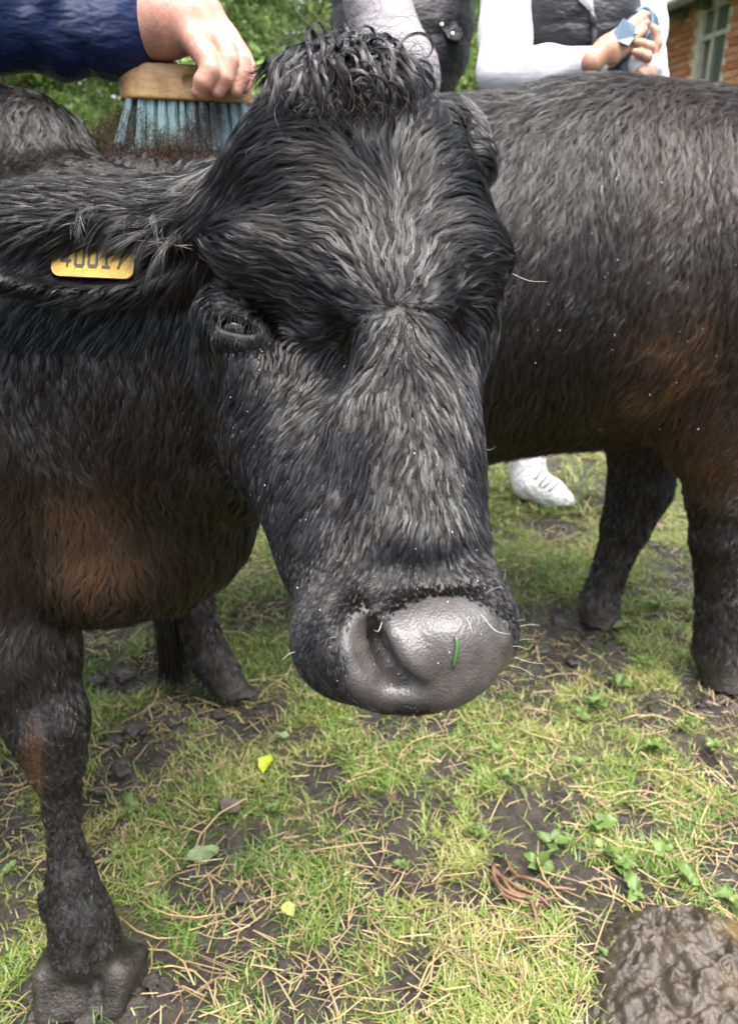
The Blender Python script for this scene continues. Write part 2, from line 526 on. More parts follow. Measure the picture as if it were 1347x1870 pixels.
def cow2_shape():
    pr = []
    yc = 1.63
    # trunk: rump at the left, shoulder at the right
    pr += [Ell((-0.02, yc, 0.785), (0.60, 0.30, 0.355), None, 0.06),
           Ell((0.47, yc, 0.835), (0.52, 0.28, 0.335), None, 0.08),
           Ell((-0.30, yc, 0.86), (0.29, 0.25, 0.27), None, 0.08),
           Cone((-0.27, yc, 0.985), (0.40, yc, 1.012), 0.12, 0.125, 0.11),
           Cone((0.40, yc, 1.015), (0.95, yc, 1.03), 0.125, 0.12, 0.11),
           Ell((0.80, 1.48, 0.80), (0.24, 0.14, 0.28), None, 0.08),           # near shoulder
           Ell((0.78, 1.78, 0.80), (0.24, 0.14, 0.28), None, 0.08),
           Cone((0.92, yc, 0.85), (1.45, yc + 0.02, 1.02), 0.24, 0.13, 0.1),   # neck
           Cone((1.45, yc, 1.12), (1.62, yc, 1.08), 0.12, 0.105, 0.05), Cone((1.62, yc, 1.06), (1.86, yc, 0.88), 0.10, 0.07, 0.05)]
    # near foreleg
    pr += [KY(1340, 760, 1.47, 88, 1318, 900, 1.455, 56, 0.035), KY(1318, 900, 1.455, 56, 1310, 980, 1.45, 47, 0.025),
           KY(1310, 980, 1.45, 44, 1306, 1100, 1.45, 31, 0.015), KY(1306, 1100, 1.45, 32, 1310, 1190, 1.45, 42, 0.015),
           KY(1310, 1195, 1.45, 40, 1326, 1262, 1.43, 42, 0.012)]
    # far foreleg
    pr += [KY(1182, 780, 1.76, 74, 1168, 890, 1.74, 52, 0.03), KY(1168, 890, 1.74, 54, 1142, 960, 1.73, 42, 0.02),
           KY(1142, 960, 1.73, 38, 1108, 1055, 1.72, 28, 0.015), KY(1108, 1055, 1.72, 29, 1092, 1105, 1.715, 36, 0.012), KY(1092, 1110, 1.715, 36, 1100, 1156, 1.70, 38, 0.012)]
    # near hind leg
    pr += [Cone(PY(300, 640, 1.50), PY(300, 900, 1.45), 0.17, 0.12, 0.06), KY(310, 900, 1.45, 80, 342, 1050, 1.43, 40, 0.03),
           KY(342, 1050, 1.43, 40, 356, 1110, 1.42, 31, 0.015), KY(356, 1110, 1.42, 31, 382, 1200, 1.41, 33, 0.015),
           KY(382, 1200, 1.41, 36, 425, 1262, 1.40, 32, 0.012), KY(425, 1268, 1.40, 26, 470, 1280, 1.39, 13, 0.012)]
    # far hind leg
    pr += [Cone((-0.42, 1.80, 0.75), (-0.40, 1.80, 0.5), 0.16, 0.085, 0.05), Cone((-0.40, 1.80, 0.5), (-0.5, 1.82, 0.38), 0.075, 0.055, 0.03),
           Cone((-0.5, 1.82, 0.38), (-0.46, 1.80, 0.06), 0.042, 0.045, 0.02)]
    # flank fold and brown hair fringe hanging at the elbow
    pr += [Ell((0.66, 1.46, 0.60), (0.10, 0.06, 0.11), None, 0.05)]
    return Shape(pr)

# ================================================================== coat of hair
def hair_material(name, rough=0.22, black=(0.0035, 0.0035, 0.004), spec=0.9):
    m = M(name)
    brown = m.mix(m.attr("tint"), black, (0.085, 0.045, 0.020))
    col = m.mix(m.attr("mud"), brown, (0.030, 0.025, 0.020))
    wet = m.attr("wet")                                # some locks are soaked and shiny, others merely damp
    for sock, a, b in (('Roughness', 0.50, rough), ('Specular IOR Level', 0.10, spec)):
        mr = m.n("ShaderNodeMapRange"); m.l(wet, mr.inputs[0]); mr.inputs[3].default_value = a; mr.inputs[4].default_value = b
        m.l(mr.outputs[0], m.b.inputs[sock])
    m.set(Base_Color=col)
    return m.m
def wetness(n_lock, per, bias=1.5, base=0.12):
    w = np.repeat(rng.random(n_lock) ** bias, per)
    return np.clip(base + 0.85 * w + rng.normal(0, 0.16, len(w)), 0, 1)

def curves_object(name, pts, rad, mat, parent, attrs=None):
    """pts (n, k, 3), rad (n, k); one strand for each row"""
    n, k = pts.shape[:2]
    cu = bpy.data.hair_curves.new(name)
    cu.add_curves([k] * n)
    cu.attributes['position'].data.foreach_set("vector", pts.astype(np.float32).ravel())
    ra = cu.attributes.get('radius') or cu.attributes.new('radius', 'FLOAT', 'POINT')
    ra.data.foreach_set("value", rad.astype(np.float32).ravel())
    for a, v in (attrs or {}).items():
        at = cu.attributes.new(a, 'FLOAT', 'CURVE'); at.data.foreach_set("value", np.asarray(v, np.float32))
    cu.materials.append(mat)
    o = bpy.data.objects.new(name, cu)
    link(o)
    if parent is not None: attach(o, parent)
    return o

def sample_faces(V, F, N, spacing):
    """random surface points; spacing (per face, metres; 0 = none)"""
    p0, p1, p2, p3 = (V[F[:, i]] for i in range(4))
    ar = 0.5 * np.linalg.norm(np.cross(p2 - p0, p3 - p1), axis=1)
    ex = np.where(spacing > 0, ar / np.maximum(spacing, 1e-4) ** 2, 0)
    n = np.floor(ex + rng.random(len(ex))).astype(int)
    f = np.repeat(np.arange(len(F)), n)
    a, b = rng.random(len(f))[:, None], rng.random(len(f))[:, None]
    q = F[f]
    lerp = lambda A: (A[q[:, 0]] * (1 - a) + A[q[:, 1]] * a) * (1 - b) + (A[q[:, 3]] * (1 - a) + A[q[:, 2]] * a) * b
    return lerp(V).astype(np.float32), nrm(lerp(N)).astype(np.float32)

def proj_uv(p):
    q = p - ORG; d = q @ FWD
    return 673.5 + FPX * (q @ RIGHT) / d, 935.0 - FPX * (q @ UP) / d, d

def grow(shape, root, nor, flow, length, lift, steps=6, height=0.002, rise=0.004, gravity=0.0, wave=0.0, wavelen=0.03, seed=0):
    """guide strands that follow the flow field over the skin. flow(p) -> direction. returns (n, steps, 3)"""
    n = len(root)
    out = np.empty((n, steps, 3), np.float32)
    p = root - nor * 0.0015
    out[:, 0] = p
    seg = (length / (steps - 1))[:, None]
    ph = 16.0 * fbm(root, 30, 77, 2) + rng.normal(0, 0.35, n)
    amp = wave * (0.6 + 0.6 * rng.random(n))
    for s in range(1, steps):
        f = flow(p)
        g = nor
        f = nrm(f - (f * g).sum(1, keepdims=True) * g)
        side = np.cross(g, f)
        t = s / (steps - 1)
        li = (lift * (1 - t))[:, None] if isinstance(lift, np.ndarray) else lift * (1 - t)
        w = (amp * np.cos(ph + 6.28 * t * length / wavelen))[:, None]
        dr = nrm(f + li * g + side * w + np.array([0, 0, -1.0]) * (np.reshape(gravity, (-1, 1)) * t))
        p = p + dr * seg
        d = shape(p)
        need = height + rise * t
        nor = shape.grad(p)
        p = p + nor * np.clip(need - d, 0, 0.02)[:, None]
        out[:, s] = p
    return out

def strands(guide, nor, nchild, spread, clump=0.85, shape_p=1.2, jitter=0.0006, lenvar=0.25):
    """child strands gathered towards each guide, like wet locks"""
    n, k = guide.shape[:2]
    g = np.repeat(guide, nchild, 0)
    nn = np.repeat(nor, nchild, 0)
    sp = np.repeat(spread, nchild) if isinstance(spread, np.ndarray) else spread
    t1 = nrm(np.cross(nn, np.array([0.3, 0.2, 0.9]))); t2 = np.cross(nn, t1)
    r = np.sqrt(rng.random(len(g))) * sp; a = rng.random(len(g)) * 6.283
    off = t1 * (r * np.cos(a))[:, None] + t2 * (r * np.sin(a))[:, None]
    t = np.linspace(0, 1, k)[None, :, None]
    lv = 1 - lenvar * rng.random(len(g))
    # resample along the guide for length variation
    x = np.linspace(0, 1, k)[None, :] * lv[:, None] * (k - 1)
    i = np.minimum(x.astype(int), k - 2); fr = (x - i)[..., None]
    ii = np.arange(len(g))[:, None]
    pos = g[ii, i] * (1 - fr) + g[ii, i + 1] * fr
    pos = pos + off[:, None, :] * (1 - clump * t ** shape_p)
    jit = rng.normal(0, 1, (len(g), 3))[:, None, :] * jitter * t
    return (pos + jit).astype(np.float32)

def taper(n, k, r0, tip=0.25):
    t = np.linspace(0, 1, k)
    prof = 1 - (1 - tip) * t ** 1.5
    return (np.asarray(r0).reshape(-1, 1) * np.ones((n, 1))) * prof[None, :]

M_HAIR = hair_material("black_wet_hair", 0.20, spec=1.35)
M_HAIR_B = hair_material("black_body_hair", 0.30, (0.0042, 0.0036, 0.0036), 1.15)

def skin_material():
    m = M("cow_skin"); c = m.coord()
    pad = m.attr("pad"); mud = m.attr("mud"); tint = m.attr("tint")
    skin = m.mix(tint, (0.004, 0.0038, 0.004), (0.05, 0.020, 0.009))
    pv = m.noise(c, 60, 4)
    padc = m.ramp(pv, [(0.3, (0.033, 0.030, 0.028)), (0.7, (0.072, 0.064, 0.060))])
    mv = m.noise(c, 35, 5)
    mudc = m.ramp(mv, [(0.35, (0.010, 0.0085, 0.007)), (0.7, (0.046, 0.039, 0.032))])
    col = m.mix(pad, skin, padc); col = m.mix(mud, col, mudc)
    m.set(Base_Color=col, Specular_IOR_Level=0.5)
    r = m.n("ShaderNodeMath", operation='MAXIMUM'); m.l(pad, r.inputs[0]); m.l(mud, r.inputs[1])
    rr = m.n("ShaderNodeMapRange"); m.l(r.outputs[0], rr.inputs[0]); rr.inputs[3].default_value = 0.55; rr.inputs[4].default_value = 0.38
    m.l(rr.outputs[0], m.b.inputs['Roughness'])
    v = m.n("ShaderNodeTexVoronoi", feature='SMOOTH_F1'); v.inputs['Scale'].default_value = 560; m.l(c, v.inputs['Vector'])
    bn = m.noise(c, 90, 3)
    mm = m.n("ShaderNodeMath", operation='ADD'); m.l(v.outputs['Distance'], mm.inputs[0]); m.l(bn, mm.inputs[1])
    nb_ = m.bump(mm.outputs[0], 0.36, 0.0012)
    mh = m.n('ShaderNodeMath', operation='MULTIPLY'); m.l(m.noise(c, 38, 6, 0.7), mh.inputs[0]); m.l(mud, mh.inputs[1])
    m.bump(mh.outputs[0], 0.7, 0.012, nb_)
    return m.m
M_SKIN = skin_material()

# ------------------------------------------------------------------ cow 1: the near one, head in the middle of the view
cow1 = empty("cow", (-0.45, 1.05, 0), "black cow facing the camera with curly wet forelock and yellow ear tag", "cow", "black cattle in the paddock")
S1 = cow1_shape()
HF = ((-0.18, 0.16, 0.0036),), ((0.50, 0.72, 0.0036),), ((0.60, 1.10, 0.0036),)
V1, F1, N1 = polygonise(S1, (-1.95, 0.40, 0.0), (0.25, 1.75, 1.25), 0.012, HF)
def pad_mask(p):
    u, v, d = proj_uv(p)
    a = np.hypot((u - 812) / 130, (v - 1194) / 106)
    b = np.hypot((u - 705) / 78, (v - 1236) / 62)
    c = np.hypot((u - 668) / 44, (v - 1165) / 60)
    m = np.maximum(np.maximum(sstep(1.16, 0.78, a), sstep(1.18, 0.72, b)), 0.8 * sstep(1.2, 0.6, c))
    return m * (d < 0.62)
def eye_mask(p):
    u, v, d = proj_uv(p)
    return sstep(1.0, 0.7, np.hypot((u - 432) / 50, (v - 597) / 27)) * (d < 0.72)
def tint1(p):
    u, v, d = proj_uv(p)
    body = (d > 0.78) | (v > 1350)
    n = fbm(p, 9, 2)
    a = sstep(1.0, 0.0, np.hypot((u - 180) / 140, (v - 1015) / 110)) * 1.0
    b = 0.55 * sstep(1.0, 0.1, np.hypot((u - 150) / 150, (v - 910) / 110))
    c = 0.12 * sstep(700, 880, v) * sstep(1250, 1050, v) * (u < 460)
    e = 0.8 * sstep(1.0, 0.2, np.hypot((u - 62) / 34, (v - 1400) / 130))
    return np.clip((np.maximum(np.maximum(a, b), np.maximum(c, e))) * (0.45 + 0.9 * n), 0, 1.3) * body
def mud1(p):
    z = p[:, 2]; n = fbm(p, 22, 5)
    return np.clip(sstep(0.105, 0.045, z + 0.05 * (n - 0.5)) + 0.35 * sstep(0.3, 0.1, z) * sstep(0.5, 0.7, n), 0, 1)
body1 = mesh_from("body", V1, F1, M_SKIN, cow1, attrs={"pad": pad_mask(V1), "tint": tint1(V1) * 0.7, "mud": mud1(V1)})

# hair flow over the face: photo position, direction in the picture
WH = (722, 566)
_fl = [(722, 500, -.12, -1), (690, 430, -.35, -1), (668, 340, -.5, -.9), (655, 260, -.5, -.8), (640, 180, -.2, -1),
       (640, 520, -.85, -.45), (590, 450, -.95, -.3), (560, 380, -1, .02), (540, 300, -1, .12), (560, 220, -.9, -.1),
       (470, 300, -1, .28), (420, 330, -.7, .75), (430, 400, -.85, .1), (480, 450, -.9, -.30), (520, 510, -.80, -.58), (560, 560, -.75, -.6),
       (600, 590, -.95, .12), (560, 620, -.45, -.9), (620, 620, -.85, .5), (590, 660, -.35, .9), (410, 470, -.75, -.5), (430, 520, -.7, -.5),
       (385, 520, -.5, .4), (400, 640, -.2, .9), (470, 660, .1, .9), (540, 660, .2, .9), (440, 620, -.1, .9),
       (750, 480, .25, -1), (780, 400, .35, -.95), (770, 300, .45, -.9), (740, 210, .25, -1), (820, 300, .85, -.5), (860, 330, 1, .2), (850, 400, .95, -.25),
       (880, 420, .9, .35), (820, 470, .8, -.55), (880, 480, .9, .1), (800, 540, .9, -.25), (860, 540, .85, .15), (910, 520, .5, .6), (820, 590, .85, .35), (870, 620, .3, .95),
       (722, 640, 0, 1), (670, 640, -.55, .85), (780, 640, .5, .85), (830, 680, .25, 1), (735, 760, .02, 1), (650, 760, -.35, .95), (820, 780, .28, 1), (870, 780, .2, 1),
       (750, 900, 0, 1), (650, 900, -.35, 1), (840, 900, .3, 1), (760, 1020, 0, 1), (680, 1030, -.3, .95), (850, 1020, .3, .95), (880, 950, .3, 1),
       (560, 760, -.45, .85), (480, 740, -.65, .7), (430, 700, -.5, .8), (450, 850, -.55, .85), (540, 880, -.5, .9), (580, 1000, -.35, .95), (520, 980, -.4, .95),
       (560, 1100, -.35, .9), (620, 1090, -.3, .9), (560, 1200, -.15, 1), (620, 1250, .2, 1), (720, 1075, -.3, .8), (800, 1075, .1, .9), (900, 1080, .5, .8), (940, 1150, .3, .9)]
_fl = np.array(_fl, float)
_gd = surf_depth(S1, _fl[:, 0], _fl[:, 1], 0.40)
_gp = np.array([P(u, v, d) for (u, v), d in zip(_fl[:, :2], _gd)])
_gv = nrm(_fl[:, 2:3] * RIGHT - _fl[:, 3:4] * UP)
_wp = P(WH[0], WH[1], surf_depth(S1, WH[0], WH[1], 0.4))
def flow_head(p):
    out = np.empty_like(p)
    for a in range(0, len(p), 20000):
        q = p[a:a + 20000]
        d2 = ((q[:, None, :] - _gp[None]) ** 2).sum(2)
        w = np.exp(-d2 / (2 * 0.020 ** 2)) + 1e-9 / (d2 + 1e-5)
        f = w @ _gv / w.sum(1, keepdims=True)
        r = q - _wp; rl = np.linalg.norm(r, axis=1, keepdims=True)
        k = np.exp(-(rl / 0.022) ** 2)
        f = f * (1 - k) + k * r / (rl + 1e-6)
        out[a:a + 20000] = f
    an = (fbm(p, 40, 3, 2) - 0.5) * 1.0
    side = out @ np.stack([RIGHT, UP], 1)
    rot = np.stack([side[:, 0] * np.cos(an) - side[:, 1] * np.sin(an), side[:, 0] * np.sin(an) + side[:, 1] * np.cos(an)], 1)
    return rot[:, :1] * RIGHT + rot[:, 1:] * UP + (out @ -FWD)[:, None] * -FWD

cF = V1[F1].mean(1); nF = nrm(N1[F1].mean(1))
uF, vF, dF = proj_uv(cF)
facing = ((cF - ORG) * nF).sum(1) < 0.10 * np.linalg.norm(cF - ORG, axis=1)
isear = (uF < 385) & (dF < 0.775) & (vF < 620) & (vF > 300)
ishead = (dF < 0.80) & (uF >= 340) & ~isear & (vF < 1320) & ~((uF < 420) & (dF > 0.775))
isrear = (dF >= 0.765) & (dF < 0.87) & (uF > 770) & (vF < 380)
padF = pad_mask(cF); eyeF = eye_mask(cF)
isbody = ~ishead & ~isear & ~isrear & (cF[:, 0] > -0.85) & (cF[:, 2] > 0.078)

# --- face
whd = np.hypot((uF - WH[0]) / 1.0, vF - WH[1])
top = sstep(620, 540, vF)                                  # 1 on the forehead, 0 down the nose
spc = 0.0031 + 0.0014 * sstep(640, 520, vF)
spc = np.where(vF > 1062, 0.0017, spc)
spc = np.where(ishead & facing & (padF < 0.40) & (eyeF < 0.5), spc * (1 + 1.4 * sstep(0.05, 0.7, padF)), 0)
r_, n_ = sample_faces(V1, F1, N1, spc)
u_, v_, d_ = proj_uv(r_)
L = 0.019 + 0.040 * sstep(640, 500, v_) * sstep(20, 120, np.hypot(u_ - WH[0], v_ - WH[1]))
L = L - 0.0145 * sstep(900, 1075, v_)
L = L * (1 - 0.74 * sstep(1.0, 0.5, np.hypot((u_ - 450) / 100, (v_ - 575) / 90)))       # short round the eye
L = L * (1 - 0.35 * sstep(600, 500, u_) * sstep(640, 760, v_))
L = L * (1 - 0.55 * sstep(0.0, 0.6, pad_mask(r_)))
L = np.maximum(L * (0.75 + 0.5 * rng.random(len(L))), 0.003)
lift = (0.16 + 0.16 * rng.random(len(L))) * (1 - 0.6 * sstep(1050, 1080, v_))
g_ = grow(S1, r_, n_, flow_head, L, lift, 8, 0.0004 + 0.0035 * rng.random(len(L)) * sstep(0.008, 0.02, L), 0.0004 + 0.0016 * sstep(0.006, 0.015, L), 0.15 * sstep(0.006, 0.015, L), 0.22 + 0.20 * sstep(0.02, 0.045, L), 0.028)
nch = 17
st = strands(g_, n_, nch, np.where(v_ > 1062, 0.0013, 0.0023 + 0.0006 * sstep(640, 520, v_)), 0.86, 0.85, 0.0006)
rad = taper(len(st), 8, np.repeat(np.where(v_ > 1040, 0.00010, 0.000125), nch) * (0.7 + 0.6 * rng.random(len(st))), 0.3)
curves_object("face_coat", st, rad, M_HAIR, cow1, {"wet": wetness(len(g_), nch), "tint": np.clip(rng.normal(0.0, 0.05, len(st)), 0, 1), "mud": np.zeros(len(st))})

# --- forelock: long wet curling locks tumbling from the poll
def bez_lock(u0, v0, u1, v1, lift, fwd, k=16, wav=0.004):
    n = len(u0)
    d0 = surf_depth(S1, u0, v0, 0.45); d1 = surf_depth(S1, u1, v1, 0.45); miss = d0 > 0.80
    d0 = np.minimum(d0, 0.80); d1 = np.where(d1 > 0.80, 0.735, d1)
    p0 = np.array([P(*a) for a in zip(u0, v0, d0)]); p3 = np.array([P(*a) for a in zip(u1, v1, d1 - 0.006 - 0.6 * fwd)])
    um, vm = u0 + (u1 - u0) * 0.30, v0 - lift; un, vn = u0 + (u1 - u0) * (0.85 + 0.3 * rng.random(n)), np.minimum(v0, v1) - lift * 0.55
    p1 = np.array([P(*a) for a in zip(um, vm, d0 - fwd * 0.7)]); p2 = np.array([P(*a) for a in zip(un, vn, d1 - fwd * 1.35)])
    t = np.linspace(0, 1, k)[None, :, None]
    c = (1 - t) ** 3 * p0[:, None] + 3 * (1 - t) ** 2 * t * p1[:, None] + 3 * (1 - t) * t ** 2 * p2[:, None] + t ** 3 * p3[:, None]
    ph = rng.random(n)[:, None] * 6.28; fr = (1.0 + 1.6 * rng.random(n))[:, None]
    w1 = np.sin(ph + 6.28 * fr * t[..., 0]) * wav * t[..., 0]; w2 = np.cos(ph + 6.28 * fr * t[..., 0]) * wav * t[..., 0]
    c = c + w1[..., None] * RIGHT + w2[..., None] * (-FWD * 0.7 + UP * 0.7)
    sh_ = c.shape
    q = c.reshape(-1, 3).astype(np.float32); dd = S1(q); q = q + S1.grad(q) * np.clip(0.003 - dd, 0, 0.03)[:, None]
    return q.reshape(sh_)[~miss]
U = rng.uniform; NN = rng.normal
groups = [bez_lock(NN(595, 34, 95), NN(150, 16, 95), U(464, 600, 95), U(140, 222, 95), U(30, 105, 95), U(0.012, 0.040, 95), wav=0.004),
          bez_lock(NN(672, 30, 95), NN(150, 16, 95), U(672, 792, 95), U(130, 218, 95), U(30, 100, 95), U(0.012, 0.040, 95), wav=0.004),
          bez_lock(NN(630, 48, 120), NN(158, 20, 120), NN(630, 62, 120), U(80, 205, 120), U(25, 105, 120), U(0.015, 0.045, 120), wav=0.009)]
gl = np.concatenate(groups)
nr = S1.grad(gl[:, 0].astype(np.float32))
sl = strands(gl, nr, 30, 0.0026 + 0.0040 * rng.random(len(gl)), 0.90, 0.42, 0.0009, 0.2)
rl = taper(len(sl), 16, 0.00020 * (0.7 + 0.6 * rng.random(len(sl))), 0.35)
# matted undercoat of fine curls, and stray single hairs
ns = 1800
us, vs = NN(630, 58, ns), NN(160, 26, ns)
gs = bez_lock(us, vs, us + NN(0, 40, ns), vs + NN(0, 34, ns), U(10, 100, ns), U(0.006, 0.036, ns), wav=0.006)
ns2 = 200
us, vs = NN(632, 60, ns2), NN(155, 22, ns2)
g2 = bez_lock(us, vs, us + NN(0, 70, ns2), vs + NN(-20, 50, ns2), U(30, 125, ns2), U(0.010, 0.060, ns2), wav=0.007)
sl = np.concatenate([sl, gs, g2]); rl = np.concatenate([rl, taper(len(gs), 16, 0.00013, 0.5), taper(len(g2), 16, 0.00019, 0.5)])
curves_object("forelock", sl, rl, M_HAIR, cow1, {"wet": np.concatenate([wetness(len(gl), 30, 1.2), rng.random(len(sl) - len(gl) * 30) ** 2]), "tint": np.clip(rng.normal(0.02, 0.06, len(sl)), 0, 1), "mud": np.zeros(len(sl))})

# --- ears
def flow_ear(p):
    u, v, d = proj_uv(p)
    f = np.stack([-np.ones(len(u)), np.clip((v - 400) / 160, -0.2, 0.9)], 1)
    b = sstep(230, 330, u)[:, None]
    f = f * (1 - b) + b * np.stack([-0.75 * np.ones(len(u)), np.clip(0.2 + (v - 380) / 120, 0.1, 1.6)], 1)
    return f[:, :1] * RIGHT - f[:, 1:] * UP
sp_e = np.where(isear, 0.0040, 0)
r_, n_ = sample_faces(V1, F1, N1, sp_e)
u_, v_, _ = proj_uv(r_)
L = (0.022 + 0.016 * rng.random(len(r_))) * (1 + 0.7 * sstep(200, 320, u_) * sstep(560, 400, v_))
g_ = grow(S1, r_, n_, flow_ear, L, 0.35 + 0.3 * rng.random(len(r_)), 8, 0.001, 0.004, 0.45, 0.2, 0.05)
st = strands(g_, n_, 9, 0.0024, 0.90, 0.8, 0.0008)
e_wet = wetness(len(g_), 9, 1.8, 0.05); e_pts = st; e_rad = taper(len(st), 8, 0.00020 * (0.7 + 0.6 * rng.random(len(st))), 0.25)
# fringe of long hair hanging from the upper rim over the tag
ne = 30
ue = 345 - 190 * rng.random(ne) ** 1.3; ve = 372 + 40 * rng.random(ne) + 30 * sstep(250, 340, ue)
de = surf_depth(S1, ue, ve, 0.4)
p0 = np.array([P(*a) for a in zip(ue, ve, de)]); p2 = np.array([P(*a) for a in zip(ue - rng.uniform(0, 120, ne), ve + rng.uniform(15, 110, ne) * (0.5 + rng.random(ne)), de - 0.012 - 0.016 * rng.random(ne))])
p1 = p0 * 0.5 + p2 * 0.5 - FWD * 0.012 + UP * 0.010 - RIGHT * 0.008
t8 = np.linspace(0, 1, 8)[None, :, None]
gf = (1 - t8) ** 2 * p0[:, None] + 2 * t8 * (1 - t8) * p1[:, None] + t8 ** 2 * p2[:, None]
sf = strands(gf, S1.grad(p0.astype(np.float32)), 9, 0.0040, 0.80, 0.9, 0.0025)
e_wet = np.concatenate([e_wet, wetness(len(gf), 9, 1.8, 0.05)]); e_pts = np.concatenate([e_pts, sf]); e_rad = np.concatenate([e_rad, taper(len(sf), 8, 0.00019, 0.3)])
# far ear
r_, n_ = sample_faces(V1, F1, N1, np.where(isrear, 0.004, 0))
g_ = grow(S1, r_, n_, lambda p: nrm(RIGHT * 0.5 + UP * -0.6) * np.ones((len(p), 1)), 0.010 + 0.006 * rng.random(len(r_)), 0.15, 8, 0.0005, 0.0008, 0.0, 0.2, 0.05)
st = strands(g_, n_, 8, 0.0022, 0.6, 1.0, 0.0008)
e_wet = np.concatenate([e_wet, wetness(len(g_), 8, 0.7, 0.3)]); e_pts = np.concatenate([e_pts, st]); e_rad = np.concatenate([e_rad, taper(len(st), 8, 0.00018, 0.3)])
curves_object("ear_coat", e_pts, e_rad, M_HAIR, cow1, {"wet": e_wet, "tint": np.zeros(len(e_pts)), "mud": np.zeros(len(e_pts))})

# --- neck, shoulder, brisket, foreleg
def flow_body1(p):
    n = fbm(p, 14, 8, 2) - 0.5; m = fbm(p, 14, 9, 2) - 0.5
    f = np.stack([-0.22 + 1.4 * n, 0.9 * m, -np.ones(len(p))], 1)
    return f
sp_b = np.where(isbody & facing, 0.0066, 0)
sp_b = np.where(isbody & facing & (cF[:, 2] < 0.42), 0.0052, sp_b)
r_, n_ = sample_faces(V1, F1, N1, sp_b)
u_, v_, d_ = proj_uv(r_)
L = 0.034 + 0.018 * rng.random(len(r_))
L = L * (1 - 0.82 * sstep(0.55, 0.36, r_[:, 2]))
lft = (0.22 + 0.2 * rng.random(len(r_))) * (1 - 0.7 * sstep(0.55, 0.36, r_[:, 2]))
L = L * (1 + 0.5 * sstep(820, 980, v_) * (r_[:, 2] > 0.45) * (u_ > 330))
g_ = grow(S1, r_, n_, flow_body1, L, lft, 7, 0.0005, 0.0045 * sstep(0.012, 0.03, L), 0.2, 0.65, 0.030)
nch = 11
st = strands(g_, n_, nch, 0.0042, 0.84, 0.9, 0.0010)
tt = np.repeat(tint1(r_), nch); mm_ = np.repeat(mud1(r_) * 0.9, nch)
curves_object("body_coat", st, taper(len(st), 7, 0.00023 * (0.7 + 0.6 * rng.random(len(st))), 0.3), M_HAIR_B, cow1,
              {"wet": wetness(len(g_), nch, 1.4, 0.15), "tint": np.clip(tt + rng.normal(0.02, 0.04, len(tt)), 0, 1), "mud": mm_})

# ------------------------------------------------------------------ cow 2: side-on behind
cow2 = empty("cow", (0.2, 1.63, 0), "dark brown-black cow standing side-on behind, its head out of view", "cow", "black cattle in the paddock")
S2 = cow2_shape()
V2, F2, N2 = polygonise(S2, (-0.78, 1.2, 0.0), (2.0, 2.05, 1.30), 0.012)
def tint2(p):
    u, v, d = proj_uv(p)
    n = fbm(p, 8, 12); n2 = fbm(p, 20, 14)
    a = sstep(1.0, 0.1, np.hypot((u - 1250) / 150, (v - 640) / 220)) * 1.2 * sstep(0.34, 0.60, n2)
    b = 0.22 * sstep(620, 800, v)
    c = 0.18 * sstep(1050, 1250, u)
    e = 0.75 * sstep(1.0, 0.2, np.hypot((u - 1290) / 90, (v - 820) / 60))
    return np.clip(np.maximum(a, np.maximum(e, b + c)) * (0.4 + 0.9 * n), 0, 1.2) * sstep(0.36, 0.52, p[:, 2])
def mud2(p):
    z = p[:, 2]; n = fbm(p, 22, 15)
    return np.clip(sstep(0.13, 0.05, z + 0.05 * (n - 0.5)) + 0.45 * sstep(0.30, 0.10, z) * sstep(0.5, 0.7, n), 0, 1)
body2 = mesh_from("body", V2, F2, M_SKIN, cow2, attrs={"pad": np.zeros(len(V2)), "tint": tint2(V2) * 0.7, "mud": mud2(V2)})
cG = V2[F2].mean(1); nG = nrm(N2[F2].mean(1))
face2 = ((cG - ORG) * nG).sum(1) < 0.15
sp2 = np.where(face2 & (cG[:, 0] < 1.15) & (cG[:, 2] > 0.06), np.where(cG[:, 2] < 0.45, 0.0075, 0.0082), 0)
r_, n_ = sample_faces(V2, F2, N2, sp2)
def flow_body2(p):
    n = fbm(p, 9, 18, 2) - 0.5; m = fbm(p, 9, 19, 2) - 0.5
    up = sstep(1.05, 1.2, p[:, 2])
    return np.stack([-0.28 - 0.8 * up + 1.2 * n, 0.8 * m, -np.ones(len(p))], 1)
u_, v_, d_ = proj_uv(r_)
L = 0.058 + 0.030 * rng.random(len(r_))
L = L * (1 - 0.72 * sstep(0.55, 0.40, r_[:, 2]))
curl = np.where((u_ > 1180), 1.0, 0.0)
g_ = grow(S2, r_, n_, flow_body2, L, 0.25 + 0.25 * rng.random(len(r_)), 8, 0.001, 0.007 * sstep(0.02, 0.05, L), 0.2, 0.55, 0.045)
nch = 11
st = strands(g_, n_, nch, 0.0056, 0.84, 0.9, 0.0016)
curves_object("body_coat", st, taper(len(st), 8, 0.00032 * (0.7 + 0.6 * rng.random(len(st))), 0.3), M_HAIR_B, cow2,
              {"wet": wetness(len(g_), nch, 1.2, 0.18), "tint": np.clip(np.repeat(tint2(r_), nch) + rng.normal(0.04, 0.05, len(st)), 0, 1), "mud": np.repeat(mud2(r_) * 0.9, nch)})
